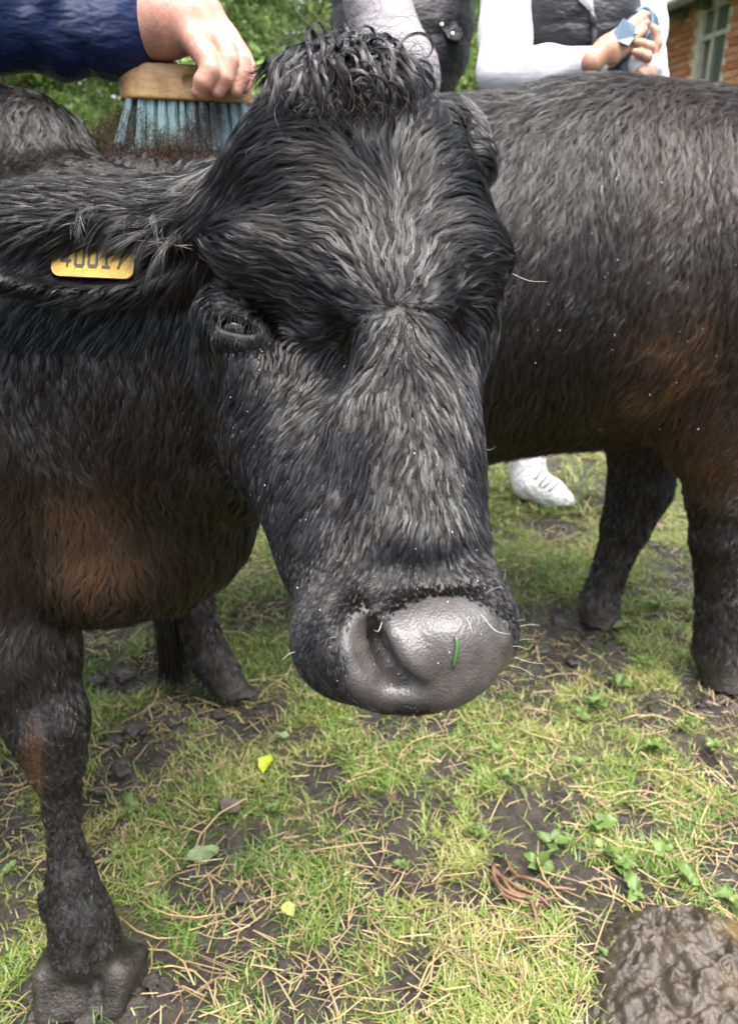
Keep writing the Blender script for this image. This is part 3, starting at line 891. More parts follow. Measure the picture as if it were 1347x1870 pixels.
# tail hanging behind the hind leg
tp = [PY(230, 420, 1.62), PY(232, 700, 1.55), PY(275, 930, 1.47), PY(300, 1080, 1.44), PY(312, 1160, 1.43), PY(316, 1228, 1.43)]
tp = np.array(tp)
def smooth_path(p, k):
    x = np.linspace(0, len(p) - 1, k); i = np.minimum(x.astype(int), len(p) - 2); f = (x - i)[:, None]
    pm = p[np.maximum(i - 1, 0)]; p0 = p[i]; p1 = p[i + 1]; p2 = p[np.minimum(i + 2, len(p) - 1)]
    return 0.5 * (2 * p0 + (p1 - pm) * f + (2 * pm - 5 * p0 + 4 * p1 - p2) * f ** 2 + (3 * p0 - pm - 3 * p1 + p2) * f ** 3)
base = smooth_path(tp, 18)
nt = 420
off = rng.normal(0, 1, (nt, 3)) * np.array([0.011, 0.011, 0])
tpts = base[None] + off[:, None, :] * np.linspace(0.8, 1.25, 18)[None, :, None] + (rng.normal(0, 1, (nt, 3)) * np.array([0.006, 0.004, 0.02]))[:, None, :] * (np.linspace(0, 1, 18) ** 4)[None, :, None]
grp = rng.integers(0, 9, nt); gl_ = rng.normal(0, 1, (9, 3)) * np.array([0.012, 0.008, 0.0])
tpts = tpts + gl_[grp][:, None, :] * (np.linspace(0, 1, 18) ** 2)[None, :, None]
curves_object("tail_switch", tpts, taper(nt, 18, 0.0011, 0.4), M_HAIR_B, cow2, {"wet": rng.random(nt), "tint": np.zeros(nt), "mud": np.full(nt, 0.15)})

# ================================================================== ground
MUD_SPOTS = [(240, 1350, .10), (190, 1430, .06), (330, 1300, .05), (1000, 1140, .13), (1090, 1185, .11), (1010, 1200, .08), (960, 1495, .085), (1030, 1470, .06), (600, 1420, .055), (660, 1480, .05),
             (560, 1800, .055), (640, 1700, .03), (430, 1640, .03), (190, 1170, .10), (215, 1230, .08), (450, 1125, .07), (420, 1730, .045), (1200, 1290, .06), (1320, 1580, .05),
             (900, 1650, .04), (330, 1840, .06), (30, 1400, .06), (720, 1320, .07), (1160, 1500, .045), (980, 1570, .05), (800, 1330, .04), (1180, 1430, .035), (560, 1340, .04), (450, 1290, .09), (170, 1850, .10), (90, 1830, .07), (260, 1800, .06), (1100, 1740, .06), (1180, 1650, .06), (1130, 1850, .05), (470, 1690, .05), (1080, 1165, .10), (1310, 1270, .10), (800, 1480, .035), (760, 1790, .04), (690, 1640, .03)]
_ms = np.array([[*PG(u, v)[:2], r] for u, v, r in MUD_SPOTS])
def zone(u, v):
    """where on the ground a photo position lies, said by what stands near"""
    if v < 1310 and u < 560: return "by the rear cow's muddy hind hoof"
    if v < 1320 and u > 930: return "round the forelegs of the cow behind"
    if v < 1420 and u > 480: return "just below the cow's muzzle"
    if u > 1060 and v > 1560: return "beside the wet dung heap"
    if u > 850: return "by the dead roots and bare mud patch"
    if u < 330 and v > 1640: return "around the near front hoof"
    if u < 400: return "behind the near foreleg"
    if v < 1640: return "in the grass by the grey dead leaf"
    return "in the grass at the bottom centre edge"
def mudmask(x, y):
    p = np.stack([x, y, 0 * x], -1)
    n = fbm(p, 7, 31, 4)
    m = 0.95 * sstep(0.505, 0.61, n)
    w = (fbm(p, 16, 33, 3) - 0.5) * 1.1
    for cx, cy, r in _ms:
        q = np.hypot(x - cx, (y - cy) * 0.8) / r + w
        m = np.maximum(m, sstep(1.15, 0.65, q))
    return m
def ground_h(x, y):
    p = np.stack([x, y, 0 * x], -1)
    near = sstep(9, 4, np.hypot(x, y))
    h = (fbm(p, 3.0, 41, 3) - 0.5) * 0.045
    m = mudmask(x, y)
    h = h + m * ((fbm(p, 38, 43, 4) - 0.5) * 0.046 - 0.006) + (1 - m) * (fbm(p, 26, 44, 2) - 0.5) * 0.010
    return h * near - 0.004
gx = axis_coords(-90, 90, 6.0, ((-1.0, 1.3, 0.009),)); gy = axis_coords(-12, 160, 6.0, ((0.5, 2.3, 0.009),))
GX, GY = np.meshgrid(gx, gy, indexing='ij')
GZ = ground_h(GX.ravel(), GY.ravel())
GV = np.stack([GX.ravel(), GY.ravel(), GZ], 1)
ny_ = len(gy); ii = (np.arange(len(gx) - 1)[:, None] * ny_ + np.arange(ny_ - 1)[None]).ravel()
GF = np.stack([ii, ii + ny_, ii + ny_ + 1, ii + 1], 1)
def ground_material():
    m = M("muddy_ground"); c = m.coord()
    mud = m.attr("mud")
    n1 = m.noise(c, 28, 6, 0.7); n2 = m.noise(c, 5, 4)
    soil = m.ramp(n1, [(0.3, (0.040, 0.034, 0.018)), (0.55, (0.085, 0.075, 0.034)), (0.75, (0.135, 0.115, 0.060))])
    mudc = m.ramp(n1, [(0.3, (0.022, 0.018, 0.015)), (0.7, (0.088, 0.074, 0.062))])
    far = m.ramp(n2, [(0.3, (0.075, 0.105, 0.028)), (0.7, (0.12, 0.155, 0.045))])
    geo = m.n("ShaderNodeNewGeometry"); sep = m.n("ShaderNodeSeparateXYZ"); m.l(geo.outputs['Position'], sep.inputs[0])
    mr = m.n("ShaderNodeMapRange"); m.l(sep.outputs[1], mr.inputs[0]); mr.inputs[1].default_value = 3.0; mr.inputs[2].default_value = 6.0
    base = m.mix(mr.outputs[0], soil, far)
    m.set(Base_Color=m.mix(mud, base, mudc))
    wet = m.n("ShaderNodeMapRange"); m.l(mud, wet.inputs[0]); wet.inputs[3].default_value = 0.75; wet.inputs[4].default_value = 0.22
    m.l(wet.outputs[0], m.b.inputs['Roughness'])
    bb = m.n('ShaderNodeMath', operation='ADD'); m.l(m.noise(c, 55, 5, 0.7), bb.inputs[0]); m.l(m.noise(c, 190, 4, 0.7), bb.inputs[1])
    m.bump(bb.outputs[0], 0.9, 0.012)
    return m.m
gr = mesh_from("ground", GV, GF, ground_material(), attrs={"mud": mudmask(GV[:, 0], GV[:, 1])})
tag(gr, kind="structure")

# ------------------------------------------------------------------ grass
def leaf_material(name, stops, trans=0.35, rough=0.45):
    m = M(name)
    t = m.attr("tint")
    col = m.ramp(t, stops)
    m.set(Base_Color=col, Roughness=rough, Specular_IOR_Level=0.5)
    tr = m.n("ShaderNodeBsdfTranslucent"); m.l(col, tr.inputs[0])
    mx = m.n("ShaderNodeMixShader"); mx.inputs[0].default_value = trans
    m.l(m.b.outputs[0], mx.inputs[1]); m.l(tr.outputs[0], mx.inputs[2]); m.l(mx.outputs[0], m.out.inputs[0])
    return m.m
M_GRASS = leaf_material("grass_blades", [(0.0, (0.055, 0.125, 0.022)), (0.40, (0.145, 0.245, 0.038)), (0.72, (0.27, 0.325, 0.075)), (0.88, (0.40, 0.35, 0.15)), (1.0, (0.47, 0.38, 0.21))])
def blades(x, y, h, w, lean, tint, segs=3):
    """bent tapering blades, one mesh"""
    n = len(x); z = ground_h(x, y)
    az = rng.random(n) * 6.283
    fx, fy = np.cos(az), np.sin(az); sx, sy = -fy, fx
    V = []
    k = segs
    for s in range(k + 1):
        t = s / k
        out = lean * h * (t ** 1.7); up = h * (t * (1 - 0.35 * lean * t))
        hw = w * (1 - t ** 1.6) * 0.5
        cx, cy, cz = x + fx * out, y + fy * out, z - 0.003 + np.maximum(up, 0.0)
        if s < k:
            V += [np.stack([cx - sx * hw, cy - sy * hw, cz], 1), np.stack([cx + sx * hw, cy + sy * hw, cz], 1)]
        else:
            V += [np.stack([cx, cy, cz], 1)]
    nv = 2 * k + 1
    V = np.stack(V, 1).reshape(-1, 3)
    b = np.arange(n)[:, None] * nv
    T = []
    for s in range(k - 1):
        a = 2 * s
        T += [b + np.array([a, a + 1, a + 3]), b + np.array([a, a + 3, a + 2])]
    T += [b + np.array([2 * k - 2, 2 * k - 1, 2 * k])]
    return V, np.concatenate(T), np.repeat(tint, nv)
def grass_patch(n, x0, x1, y0, y1, hs, ws, seed, power=1.0):
    x = x0 + (x1 - x0) * rng.random(n); y = y0 + (y1 - y0) * rng.random(n) ** power
    keep = np.abs(x) < 0.36 + 0.60 * y
    x, y = x[keep], y[keep]
    p = np.stack([x, y, 0 * x], 1)
    den = (1 - 0.90 * mudmask(x, y)) * (0.28 + 0.72 * sstep(0.34, 0.56, fbm(p, 9, seed, 3)))
    k = rng.random(len(x)) < den
    x, y, p = x[k], y[k], p[k]
    tint = np.clip(0.42 + 1.1 * (fbm(p, 3.5, seed + 3, 3) - 0.5) + rng.normal(0, 0.16, len(x)), 0, 0.85)
    dry = rng.random(len(x)) < 0.17
    tint = np.where(dry, 0.86 + 0.14 * rng.random(len(x)), tint)
    h = hs * (0.45 + 0.9 * rng.random(len(x))) * (0.6 + 0.8 * fbm(p, 8, seed + 5, 2))
    w = ws * (0.6 + 0.8 * rng.random(len(x)))
    lean = 0.5 + 1.3 * rng.random(len(x))
    return blades(x, y, h, w, lean, tint)
ga = grass_patch(250000, -0.95, 1.35, 0.50, 2.6, 0.023, 0.0026, 51, 1.15)
gb = grass_patch(90000, -3.0, 3.2, 2.4, 6.5, 0.055, 0.0055, 57, 1.3)
GVv = np.concatenate([ga[0], gb[0]]); GFf = np.concatenate([ga[1], gb[1] + len(ga[0])]); GT = np.concatenate([ga[2], gb[2]])
tag(mesh_from("grass", GVv, GFf, M_GRASS, attrs={"tint": GT}), "short trampled green and yellowing grass over the muddy paddock", "grass", kind="stuff")

# ------------------------------------------------------------------ straw
M_STRAW = simple("dry_straw", (0.36, 0.265, 0.125), 0.5, 0.5, 0.2, 300, 0.30, 14)
M_STRAW_D = simple("damp_straw", (0.19, 0.125, 0.060), 0.45, 0.5, 0.2, 300, 0.3, 14)
def tube(path, rad, sides=6, flat=1.0):
    path = np.asarray(path, float); n = len(path)
    rad = np.broadcast_to(np.asarray(rad, float), (n,))
    T = nrm(np.gradient(path, axis=0))
    up = np.array([0.1, 0.05, 1.0])
    V = []
    for i in range(n):
        s = nrm(np.cross(T[i], up)); b = np.cross(s, T[i])
        for k in range(sides):
            a = 6.2832 * k / sides
            V.append(path[i] + rad[i] * (math.cos(a) * s + flat * math.sin(a) * b))
    F = []
    for i in range(n - 1):
        for k in range(sides):
            k2 = (k + 1) % sides
            F.append((i * sides + k, i * sides + k2, (i + 1) * sides + k2, (i + 1) * sides + k))
    F.append(tuple(range(sides - 1, -1, -1))); F.append(tuple((n - 1) * sides + k for k in range(sides)))
    return np.array(V), F
straw_meshes = []
for i in range(7):
    L = (0.035, 0.055, 0.075, 0.10, 0.13, 0.06, 0.09)[i]
    b = (rng.random() - 0.5) * 0.5
    t = np.linspace(-0.5, 0.5, 5)
    path = np.stack([t * L, b * L * (1 - 4 * t * t), 0.006 * L * np.sin(t * 9)], 1)
    V, F = tube(path, (0.0008 + 0.0006 * rng.random()) * np.array([1, 1.05, 1, 0.95, 0.8]), 6, 0.6)
    me = bpy.data.meshes.new("straw"); me.from_pydata([tuple(v) for v in V], [], F); me.materials.append(M_STRAW if i < 5 else M_STRAW_D)
    for q in me.polygons: q.use_smooth = True
    straw_meshes.append(me)
def on_ground(o, x, y, rz, lift=0.004, tilt=True):
    e = 0.02
    z = float(ground_h(np.array([x]), np.array([y]))[0])
    zx = float(ground_h(np.array([x + e]), np.array([y]))[0]); zy = float(ground_h(np.array([x]), np.array([y + e]))[0])
    n = Vector((-(zx - z) / e, -(zy - z) / e, 1)).normalized() if tilt else Vector((0, 0, 1))
    q = n.to_track_quat('Z', 'Y').to_matrix().to_4x4() @ Matrix.Rotation(rz, 4, 'Z')
    o.matrix_world = Matrix.Translation((x, y, z + lift)) @ q
named = [(400, 1530, 1.15, 4, 1.35), (960, 1390, .06, 3, 1), (1140, 1690, -.42, 4, 1.1), (700, 1700, 1.45, 4, .8), (840, 1750, 1.25, 4, 1.0), (560, 1390, .65, 4, 1.0), (610, 1740, 1.5, 3, .8),
         (280, 1770, .75, 4, 1.1), (330, 1660, .25, 4, 1.1), (780, 1330, -.2, 4, .9), (1020, 1610, .1, 4, 1.0), (1180, 1465, -.05, 4, 1.0), (870, 1690, 1.2, 4, 1.2), (440, 1730, .9, 3, 1.0),
         (1090, 1440, .03, 3, 1.0), (905, 1480, 1.3, 3, .9), (300, 1690, .2, 4, 1.0), (240, 1740, .6, 4, 1.0), (660, 1560, -.8, 3, 1), (1240, 1480, .1, 4, 1), (1040, 1240, .4, 4, 1), (770, 1380, 1.3, 4, 1),
         (480, 1250, .1, 4, 1), (420, 1170, .6, 4, 1), (1150, 1080, .1, 4, 1), (1190, 1330, -.1, 4, 1), (1090, 1080, -.9, 4, 1), (1010, 1100, 1.4, 4, 1)]
si = 0
def add_straw(x, y, rz, mi, sc):
    global si
    o = bpy.data.objects.new("straw_stalk", straw_meshes[mi]); link(o)
    on_ground(o, x, y, rz, 0.006 + 0.008 * random.random())
    o.matrix_world = o.matrix_world @ Matrix.Rotation((random.random() - 0.5) * 0.25, 4, 'Y') @ Matrix.Diagonal((sc, sc, sc, 1))
    tag(o, "loose dry straw stalk lying " + zone(*project(np.array([x, y, 0.0]))), "straw", "straw stalks strewn over the ground"); si += 1
for u, v, rz, mi, sc in named:
    q = PG(u, v); add_straw(q[0], q[1], rz + rng.normal(0, 0.1), mi, sc)
while si < 290:
    u, v = rng.uniform(0, 1347), 1050 + 820 * rng.random() ** 0.8
    q = PG(u, v)
    p = np.array([[q[0], q[1], 0]])
    if fbm(p, 5, 61, 3)[0] < 0.40 + 0.12 * rng.random(): continue
    add_straw(q[0], q[1], rng.random() * 6.28, int(rng.integers(0, 7)), 0.6 + 0.5 * rng.random())
# the rest of the chaff: fine straw, one mass
nS = 16000
x = rng.uniform(-1.0, 1.5, nS); y = 0.5 + 3.2 * rng.random(nS) ** 1.4
k = (np.abs(x) < 0.36 + 0.6 * y) & (rng.random(nS) < sstep(0.36, 0.62, fbm(np.stack([x, y, 0 * x], 1), 5, 61, 3)))
x, y = x[k], y[k]; n = len(x)
az = rng.random(n) * 6.283; L = 0.012 + 0.045 * rng.random(n) ** 1.5; w = 0.0010 + 0.0012 * rng.random(n)
z = ground_h(x, y) + 0.004 + 0.014 * rng.random(n); dz = rng.normal(0, 0.10, n)
dx, dy = np.cos(az), np.sin(az)
c = np.stack([x, y, z], 1); a = np.stack([dx, dy, dz], 1) * (L / 2)[:, None]; s = np.stack([-dy, dx, 0 * dx], 1) * (w / 2)[:, None]; u_ = np.array([0, 0, 1.0]) * (w / 2)[:, None]
V = np.stack([c - a - s, c - a + u_, c - a + s, c + a - s, c + a + u_, c + a + s], 1).reshape(-1, 3)
b = np.arange(n)[:, None] * 6
F = np.concatenate([b + np.array([0, 1, 4, 3]), b + np.array([1, 2, 5, 4])])
M_CHAFF = leaf_material("straw_chaff", [(0.0, (0.13, 0.085, 0.045)), (0.5, (0.29, 0.21, 0.10)), (1.0, (0.44, 0.34, 0.19))], 0.1)
tag(mesh_from("straw_chaff", V, F, M_CHAFF, attrs={"tint": np.repeat(rng.random(n), 6)}), "fine scattered straw chaff mixed into the grass", "straw chaff", kind="stuff")

# ------------------------------------------------------------------ mud clods
M_MUD = M("wet_mud"); _c = M_MUD.coord()
M_MUD.set(Base_Color=M_MUD.ramp(M_MUD.noise(_c, 30, 6), [(0.3, (0.014, 0.011, 0.009)), (0.7, (0.048, 0.038, 0.031))]), Roughness=0.33, Specular_IOR_Level=0.6)
M_MUD.bump(M_MUD.noise(_c, 90, 5, 0.7), 0.8, 0.010); M_MUD = M_MUD.m
def lump(name, r, seed, zs=0.6, rough=0.75, sub=3):
    bm = bmesh.new(); bmesh.ops.create_icosphere(bm, subdivisions=sub, radius=1.0)
    v = np.array([x.co for x in bm.verts])
    d = 1 + rough * (fbm(v + seed * 3.7, 1.6, seed, 4) - 0.5) * 2
    for x, k in zip(bm.verts, d):
        x.co = Vector((x.co.x * k * r, x.co.y * k * r, x.co.z * k * r * zs))
    me = bpy.data.meshes.new(name); bm.to_mesh(me); bm.free()
    for q in me.polygons: q.use_smooth = True
    me.materials.append(M_MUD); return me
clods = [lump("mud_clod", 0.015, i) for i in range(6)]
for u, v, s in [(250, 1330, 1.6), (205, 1350, 1.3), (225, 1400, 1.4), (185, 1440, 1.2), (270, 1460, .9), (225, 1500, .8), (410, 1635, 1.1), (445, 1630, .9), (375, 1715, .9), (450, 1735, .9), (520, 1760, .9),
                (490, 1380, .5), (235, 1225, 1.7), (180, 1240, 1.3), (440, 1120, 1.0), (1020, 1120, 1.4), (990, 1170, 1.5), (1050, 1200, 1.2), (1130, 1290, 1.0), (1240, 1640, 1.0), (1200, 1290, 1.1), (300, 1790, .8),
                (1050, 940, 1.0), (870, 1380, .5), (1280, 1460, .8), (20, 1390, 1.3), (330, 1330, 1.2), (290, 1380, 1.1), (700, 1480, .5), (545, 1810, .9), (1190, 1000, 1.2), (1320, 1555, .9), (85, 1845, 1.2), (250, 1835, 1.1), (160, 1862, 1.0), (60, 1800, .9), (275, 1790, .8), (1120, 1175, 1.3), (1070, 1165, 1.2), (1290, 1280, 1.3), (1340, 1290, 1.2), (480, 1290, 1.3), (400, 1295, 1.2)]:
    q = PG(u, v); o = bpy.data.objects.new("mud_clod", clods[int(rng.integers(0, 6))]); link(o)
    on_ground(o, q[0], q[1], rng.random() * 6.28, 0.001, False)
    o.matrix_world = o.matrix_world @ Matrix.Diagonal((s * (0.8 + 0.5 * rng.random()), s, s * 1.1, 1))
    tag(o, "dark wet clod of churned mud " + zone(u, v), "mud clod", "mud clods in the trampled ground")

# big wet mound in the near corner
def mound():
    c = PG(1330, 1850); n = 170
    A, B = np.meshgrid(np.linspace(-1, 1, n), np.linspace(-1, 1, n), indexing='ij')
    r = np.hypot(A, B); a = np.arctan2(B, A)
    p = np.stack([A, B, 0 * A], -1).reshape(-1, 3)
    edge = 1 + 0.22 * (fbm(np.stack([np.cos(a), np.sin(a), 0 * a], -1).reshape(-1, 3), 1.8, 71, 3).reshape(n, n) - 0.5)
    rr = r / (0.93 * edge)
    prof = np.clip(1 - rr ** 3.2, -0.3, 1)
    q = p.copy(); q[:, 0] = p[:, 0] * 0.8 + 0.5 * p[:, 1]; q[:, 1] = p[:, 1] * 0.45 - 0.4 * p[:, 0]
    w = fbm(p, 3, 78, 2)[:, None] * 0.5
    rid = (1 - np.abs(2 * fbm(q + w, 5.0, 73, 4) - 1)).reshape(n, n)
    fine = fbm(p, 22, 75, 3).reshape(n, n)
    pool = sstep(0.0, 0.35, A * 0.9 - B * 0.15 + 0.05 + 0.5 * (fbm(p, 3, 79, 2).reshape(n, n) - 0.5))      # smooth, runny right part
    z = prof * 0.062 + (prof > -0.2) * ((rid ** 2 - 0.55) * 0.024 + (fine - 0.5) * 0.013) * (1 - 0.75 * pool) - 0.004
    z = z - 0.014 * pool * np.clip(prof, 0, 1)
    R = 0.185
    V = np.stack([c[0] + A * R, c[1] + B * R, z], -1).reshape(-1, 3)
    i = (np.arange(n - 1)[:, None] * n + np.arange(n - 1)[None]).ravel()
    F = np.stack([i, i + n, i + n + 1, i + 1], 1)
    keep = (rr.ravel()[F] < 1.10).all(1)
    F = F[keep]
    use = np.unique(F); mp = np.full(len(V), -1); mp[use] = np.arange(len(use))
    m = M("wet_dung"); cc = m.coord()
    f = m.noise(cc, 22, 5)
    rough_c = m.ramp(f, [(0.3, (0.028, 0.022, 0.016)), (0.7, (0.080, 0.066, 0.049))])
    pool_c = m.ramp(f, [(0.3, (0.075, 0.050, 0.016)), (0.7, (0.130, 0.092, 0.034))])
    m.set(Base_Color=m.mix(m.attr("pool"), rough_c, pool_c), Roughness=0.30, Specular_IOR_Level=0.5)
    m.bump(m.noise(cc, 110, 6, 0.7), 0.55, 0.006)
    o = mesh_from("dung_heap", V[use], mp[F], m.m, attrs={"pool": pool.ravel()[use]})
    tag(o, "large glistening wet brown dung heap in the bottom right corner", "dung heap")
mound()

# ------------------------------------------------------------------ broad-leaved weeds, fallen leaves, roots
M_WEED = leaf_material("weed_leaf", [(0.0, (0.07, 0.125, 0.025)), (0.6, (0.14, 0.21, 0.05)), (1.0, (0.24, 0.27, 0.09))], 0.3, 0.5)
def leaf_mesh(name, L, W, curl, mat, tint, crinkle=0.0, seed=0, nu=9, nv=5):
    V = []; 
    for i in range(nu):
        t = i / (nu - 1)
        hw = W * 0.5 * (math.sin(math.pi * min(1, t ** 0.75)) ** 0.8 + 0.03)
        for j in range(nv):
            s = (j / (nv - 1)) * 2 - 1
            V.append((t * L, s * hw * (1 + 0.15 * math.sin(t * 21 + seed)), curl * L * (t * (1 - t) * 1.2 - 0.25 * t * t) + 0.12 * W * s * s + crinkle * W * math.sin(9 * t + 2 * s + seed) * 0.5))
    F = [(i * nv + j, (i + 1) * nv + j, (i + 1) * nv + j + 1, i * nv + j + 1) for i in range(nu - 1) for j in range(nv - 1)]
    me = bpy.data.meshes.new(name); me.from_pydata(V, [], F)
    for q in me.polygons: q.use_smooth = True
    at = me.attributes.new("tint", 'FLOAT', 'POINT'); at.data.foreach_set("value", np.full(len(V), tint, np.float32))
    me.materials.append(mat); return me
wl = [leaf_mesh("leaf", 0.030, 0.017, 0.5, M_WEED, 0.25, 0.15, 1), leaf_mesh("leaf", 0.022, 0.017, 0.35, M_WEED, 0.55, 0.1, 2), leaf_mesh("leaf", 0.045, 0.020, 0.45, M_WEED, 0.4, 0.3, 3), leaf_mesh("leaf", 0.016, 0.014, 0.3, M_WEED, 0.8, 0.1, 4)]
spots = [(1085, 1290, 1.2), (1060, 1310, 1.0), (1090, 1510, 1.35), (985, 1590, 1.0), (1100, 1560, 1.3), (1300, 1370, 1.0), (1130, 1580, 1.1), (905, 1380, .8), (960, 1660, .8), (1265, 1620, .9), (1115, 1750, .8), (1010, 1545, 1.0),
         (1160, 1640, .9), (935, 1430, .8), (1240, 1330, .9), (500, 1480, .8), (210, 1560, .7), (250, 1480, .8), (1140, 1150, 1.2), (1170, 1215, 1.1), (1130, 1250, 1.1), (1190, 1120, 1.1), (1180, 1370, .9), (1060, 1400, .8), (640, 1330, .7), (40, 1480, .9), (20, 1600, .9), (1210, 1560, 1.0), (1330, 1660, 1.0), (870, 1530, .7), (740, 1600, .6)]
for u, v, s in spots:
    q = PG(u, v); z = float(ground_h(np.array([q[0]]), np.array([q[1]]))[0])
    root = empty("broadleaf_weed", (q[0], q[1], z), "small low broad-leaved weed growing " + zone(u, v), "weed", "broad-leaved weeds in the grass")
    n = int(rng.integers(4, 8)); a0 = rng.random() * 6.28
    for i in range(n):
        o = bpy.data.objects.new("leaf", wl[int(rng.integers(0, 4))]); link(o, root)
        o.location = (0.004 * rng.normal(), 0.004 * rng.normal(), 0.008 + 0.012 * rng.random())
        o.rotation_euler = (rng.normal(0, 0.25), -0.15 - 0.5 * rng.random(), a0 + i * 6.28 / n + rng.normal(0, 0.3))
        k = s * (0.6 + 0.5 * rng.random()); o.scale = (k, k, k)
def flat_leaf(name, u, v, L, W, rz, col, label, cat, rough=0.4, lift=0.014, crinkle=0.2):
    mt = simple("leaf_" + cat.replace(" ", "_"), col, rough, 0.5, 0.2, 150, 0.2, 25)
    q = PG(u, v); o = bpy.data.objects.new(name, leaf_mesh(name, L, W, 0.12, mt, 0.5, crinkle, u)); link(o)
    on_ground(o, q[0], q[1], rz, lift); tag(o, label, cat)
flat_leaf("yellow_leaf", 490, 1385, 0.048, 0.026, -0.15, (0.34, 0.42, 0.03), "bright yellow-green fallen leaf on the straw below the muzzle", "fallen leaf")
flat_leaf("dead_leaf", 432, 1487, 0.044, 0.034, 0.7, (0.085, 0.072, 0.062), "grey-brown rounded dead leaf lying on the grass beside the foreleg", "dead leaf", 0.45, 0.016, 0.06)
flat_leaf("trodden_leaf", 400, 1545, 0.060, 0.045, 0.4, (0.14, 0.19, 0.09), "pale green trodden leaf pressed flat below the grey dead leaf", "trodden leaf", 0.35, 0.009, 0.15)
flat_leaf("small_pale_leaf", 520, 1660, 0.030, 0.020, 1.3, (0.30, 0.33, 0.10), "small pale yellowish leaf upright in the grass at lower centre", "small leaf", 0.4, 0.012, 0.1)
flat_leaf("glossy_leaf", 528, 1352, 0.030, 0.018, 0.5, (0.16, 0.24, 0.12), "small glossy green leaf just above the yellow leaf", "glossy leaf", 0.2, 0.014, 0.25)
rt_root = empty("root_tangle", tuple(PG(960, 1640)), "tangle of reddish-brown dead roots half sunk in the mud", "roots")
M_ROOT = simple("dead_root", (0.15, 0.085, 0.05), 0.5, 0.4, 0.4, 200, 0.35, 30)
for pts in ([(900, 1580), (905, 1630), (935, 1655), (985, 1658), (1030, 1650)], [(905, 1590), (930, 1625), (965, 1645), (1010, 1670), (1040, 1680)], [(925, 1575), (940, 1605), (975, 1628), (1020, 1630), (1050, 1632)],
            [(912, 1600), (925, 1640), (960, 1660), (975, 1690), (978, 1715)], [(895, 1605), (915, 1648), (950, 1668), (1000, 1662)]):
    pp = np.array([PG(u, v) for u, v in pts]); pp = smooth_path(pp, 14)
    pp[:, 2] = ground_h(pp[:, 0], pp[:, 1]) + 0.007 + 0.010 * np.sin(np.linspace(0, 3.14, 14))
    V, F = tube(pp, 0.0034 * np.linspace(1.0, 0.6, 14) * (0.8 + 0.4 * rng.random(14)), 7)
    mesh_from("root", V, F, M_ROOT, rt_root)

# ================================================================== people, brush, tag
def sdf_mesh(name, prims, res, mat, parent, disp=None, attrs=None):
    sh = Shape(prims, disp)
    lo = sh.lo.min(0) - 0.02; hi = sh.hi.max(0) + 0.02
    V, F, N = polygonise(sh, lo, hi, res)
    return mesh_from(name, V, F, mat, parent)
def skin_mat(name, a, b):
    m = M(name); c = m.coord()
    f = m.noise(c, 42, 5, 0.7)
    m.set(Base_Color=m.ramp(f, [(0.25, (a[0], a[1] * 0.72, a[2] * 0.70)), (0.5, a), (0.75, b)]), Roughness=0.45, Subsurface_Weight=0.25, Subsurface_Scale=0.01, Specular_IOR_Level=0.4)
    m.b.inputs['Subsurface Radius'].default_value = (1.0, 0.35, 0.2)
    m.bump(m.noise(m.coord((1, 1, 0.45)), 260, 4, 0.7), 0.4, 0.003)
    return m.m
def cloth_mat(name, col, rough=0.7, rib=0, ribscale=400, wr=0.5, var=0.1):
    m = M(name); c = m.coord()
    f = m.noise(c, 9, 4)
    m.set(Base_Color=m.ramp(f, [(0.3, tuple(x * (1 - var) for x in col)), (0.7, tuple(min(1, x * (1 + var)) for x in col))]), Roughness=rough, Specular_IOR_Level=0.3, Sheen_Weight=0.02)
    w = m.noise(m.coord((1, 1, 2.2)), 16, 3)
    b1 = m.n("ShaderNodeBump"); b1.inputs['Strength'].default_value = wr; b1.inputs['Distance'].default_value = 0.02; m.l(w, b1.inputs['Height'])
    if rib:
        wv = m.n("ShaderNodeTexWave", wave_type='BANDS', bands_direction='DIAGONAL'); wv.inputs['Scale'].default_value = ribscale; wv.inputs['Distortion'].default_value = 0.4; m.l(c, wv.inputs['Vector'])
        b2 = m.n("ShaderNodeBump"); b2.inputs['Strength'].default_value = rib; b2.inputs['Distance'].default_value = 0.0015; m.l(wv.outputs['Fac'], b2.inputs['Height']); m.l(b1.outputs[0], b2.inputs['Normal'])
        m.l(b2.outputs[0], m.b.inputs['Normal'])
    else:
        m.l(b1.outputs[0], m.b.inputs['Normal'])
    return m.m
SKIN_A = skin_mat("pale_skin", (0.38, 0.20, 0.145), (0.46, 0.27, 0.20))
SKIN_C = skin_mat("tan_skin", (0.36, 0.21, 0.14), (0.44, 0.27, 0.19))
NAVY = cloth_mat("navy_nylon", (0.006, 0.016, 0.060), 0.45, 0.5, 260, 0.6)
WHITE = cloth_mat("white_cotton", (0.62, 0.62, 0.64), 0.8, 0, 0, 0.2, 0.03)
BLACKQ = cloth_mat("black_quilted_nylon", (0.0075, 0.0075, 0.0095), 0.5, 0, 0, 0.5)
MAUVE = cloth_mat("mauve_fleece", (0.205, 0.190, 0.196), 0.8, 0, 0, 0.5)
DARKT = cloth_mat("dark_denim", (0.03, 0.035, 0.05), 0.8)
GREYT = cloth_mat("pale_joggers", (0.62, 0.62, 0.64), 0.85)
HAIRB = simple("brown_hair", (0.06, 0.035, 0.02), 0.4, 0.5, 0.5, 120)
def kc(pts, k=0.01):
    """chain of tapered segments through (u, v, depth, radius px)"""
    return [K(*a, *b, k) for a, b in zip(pts[:-1], pts[1:])]

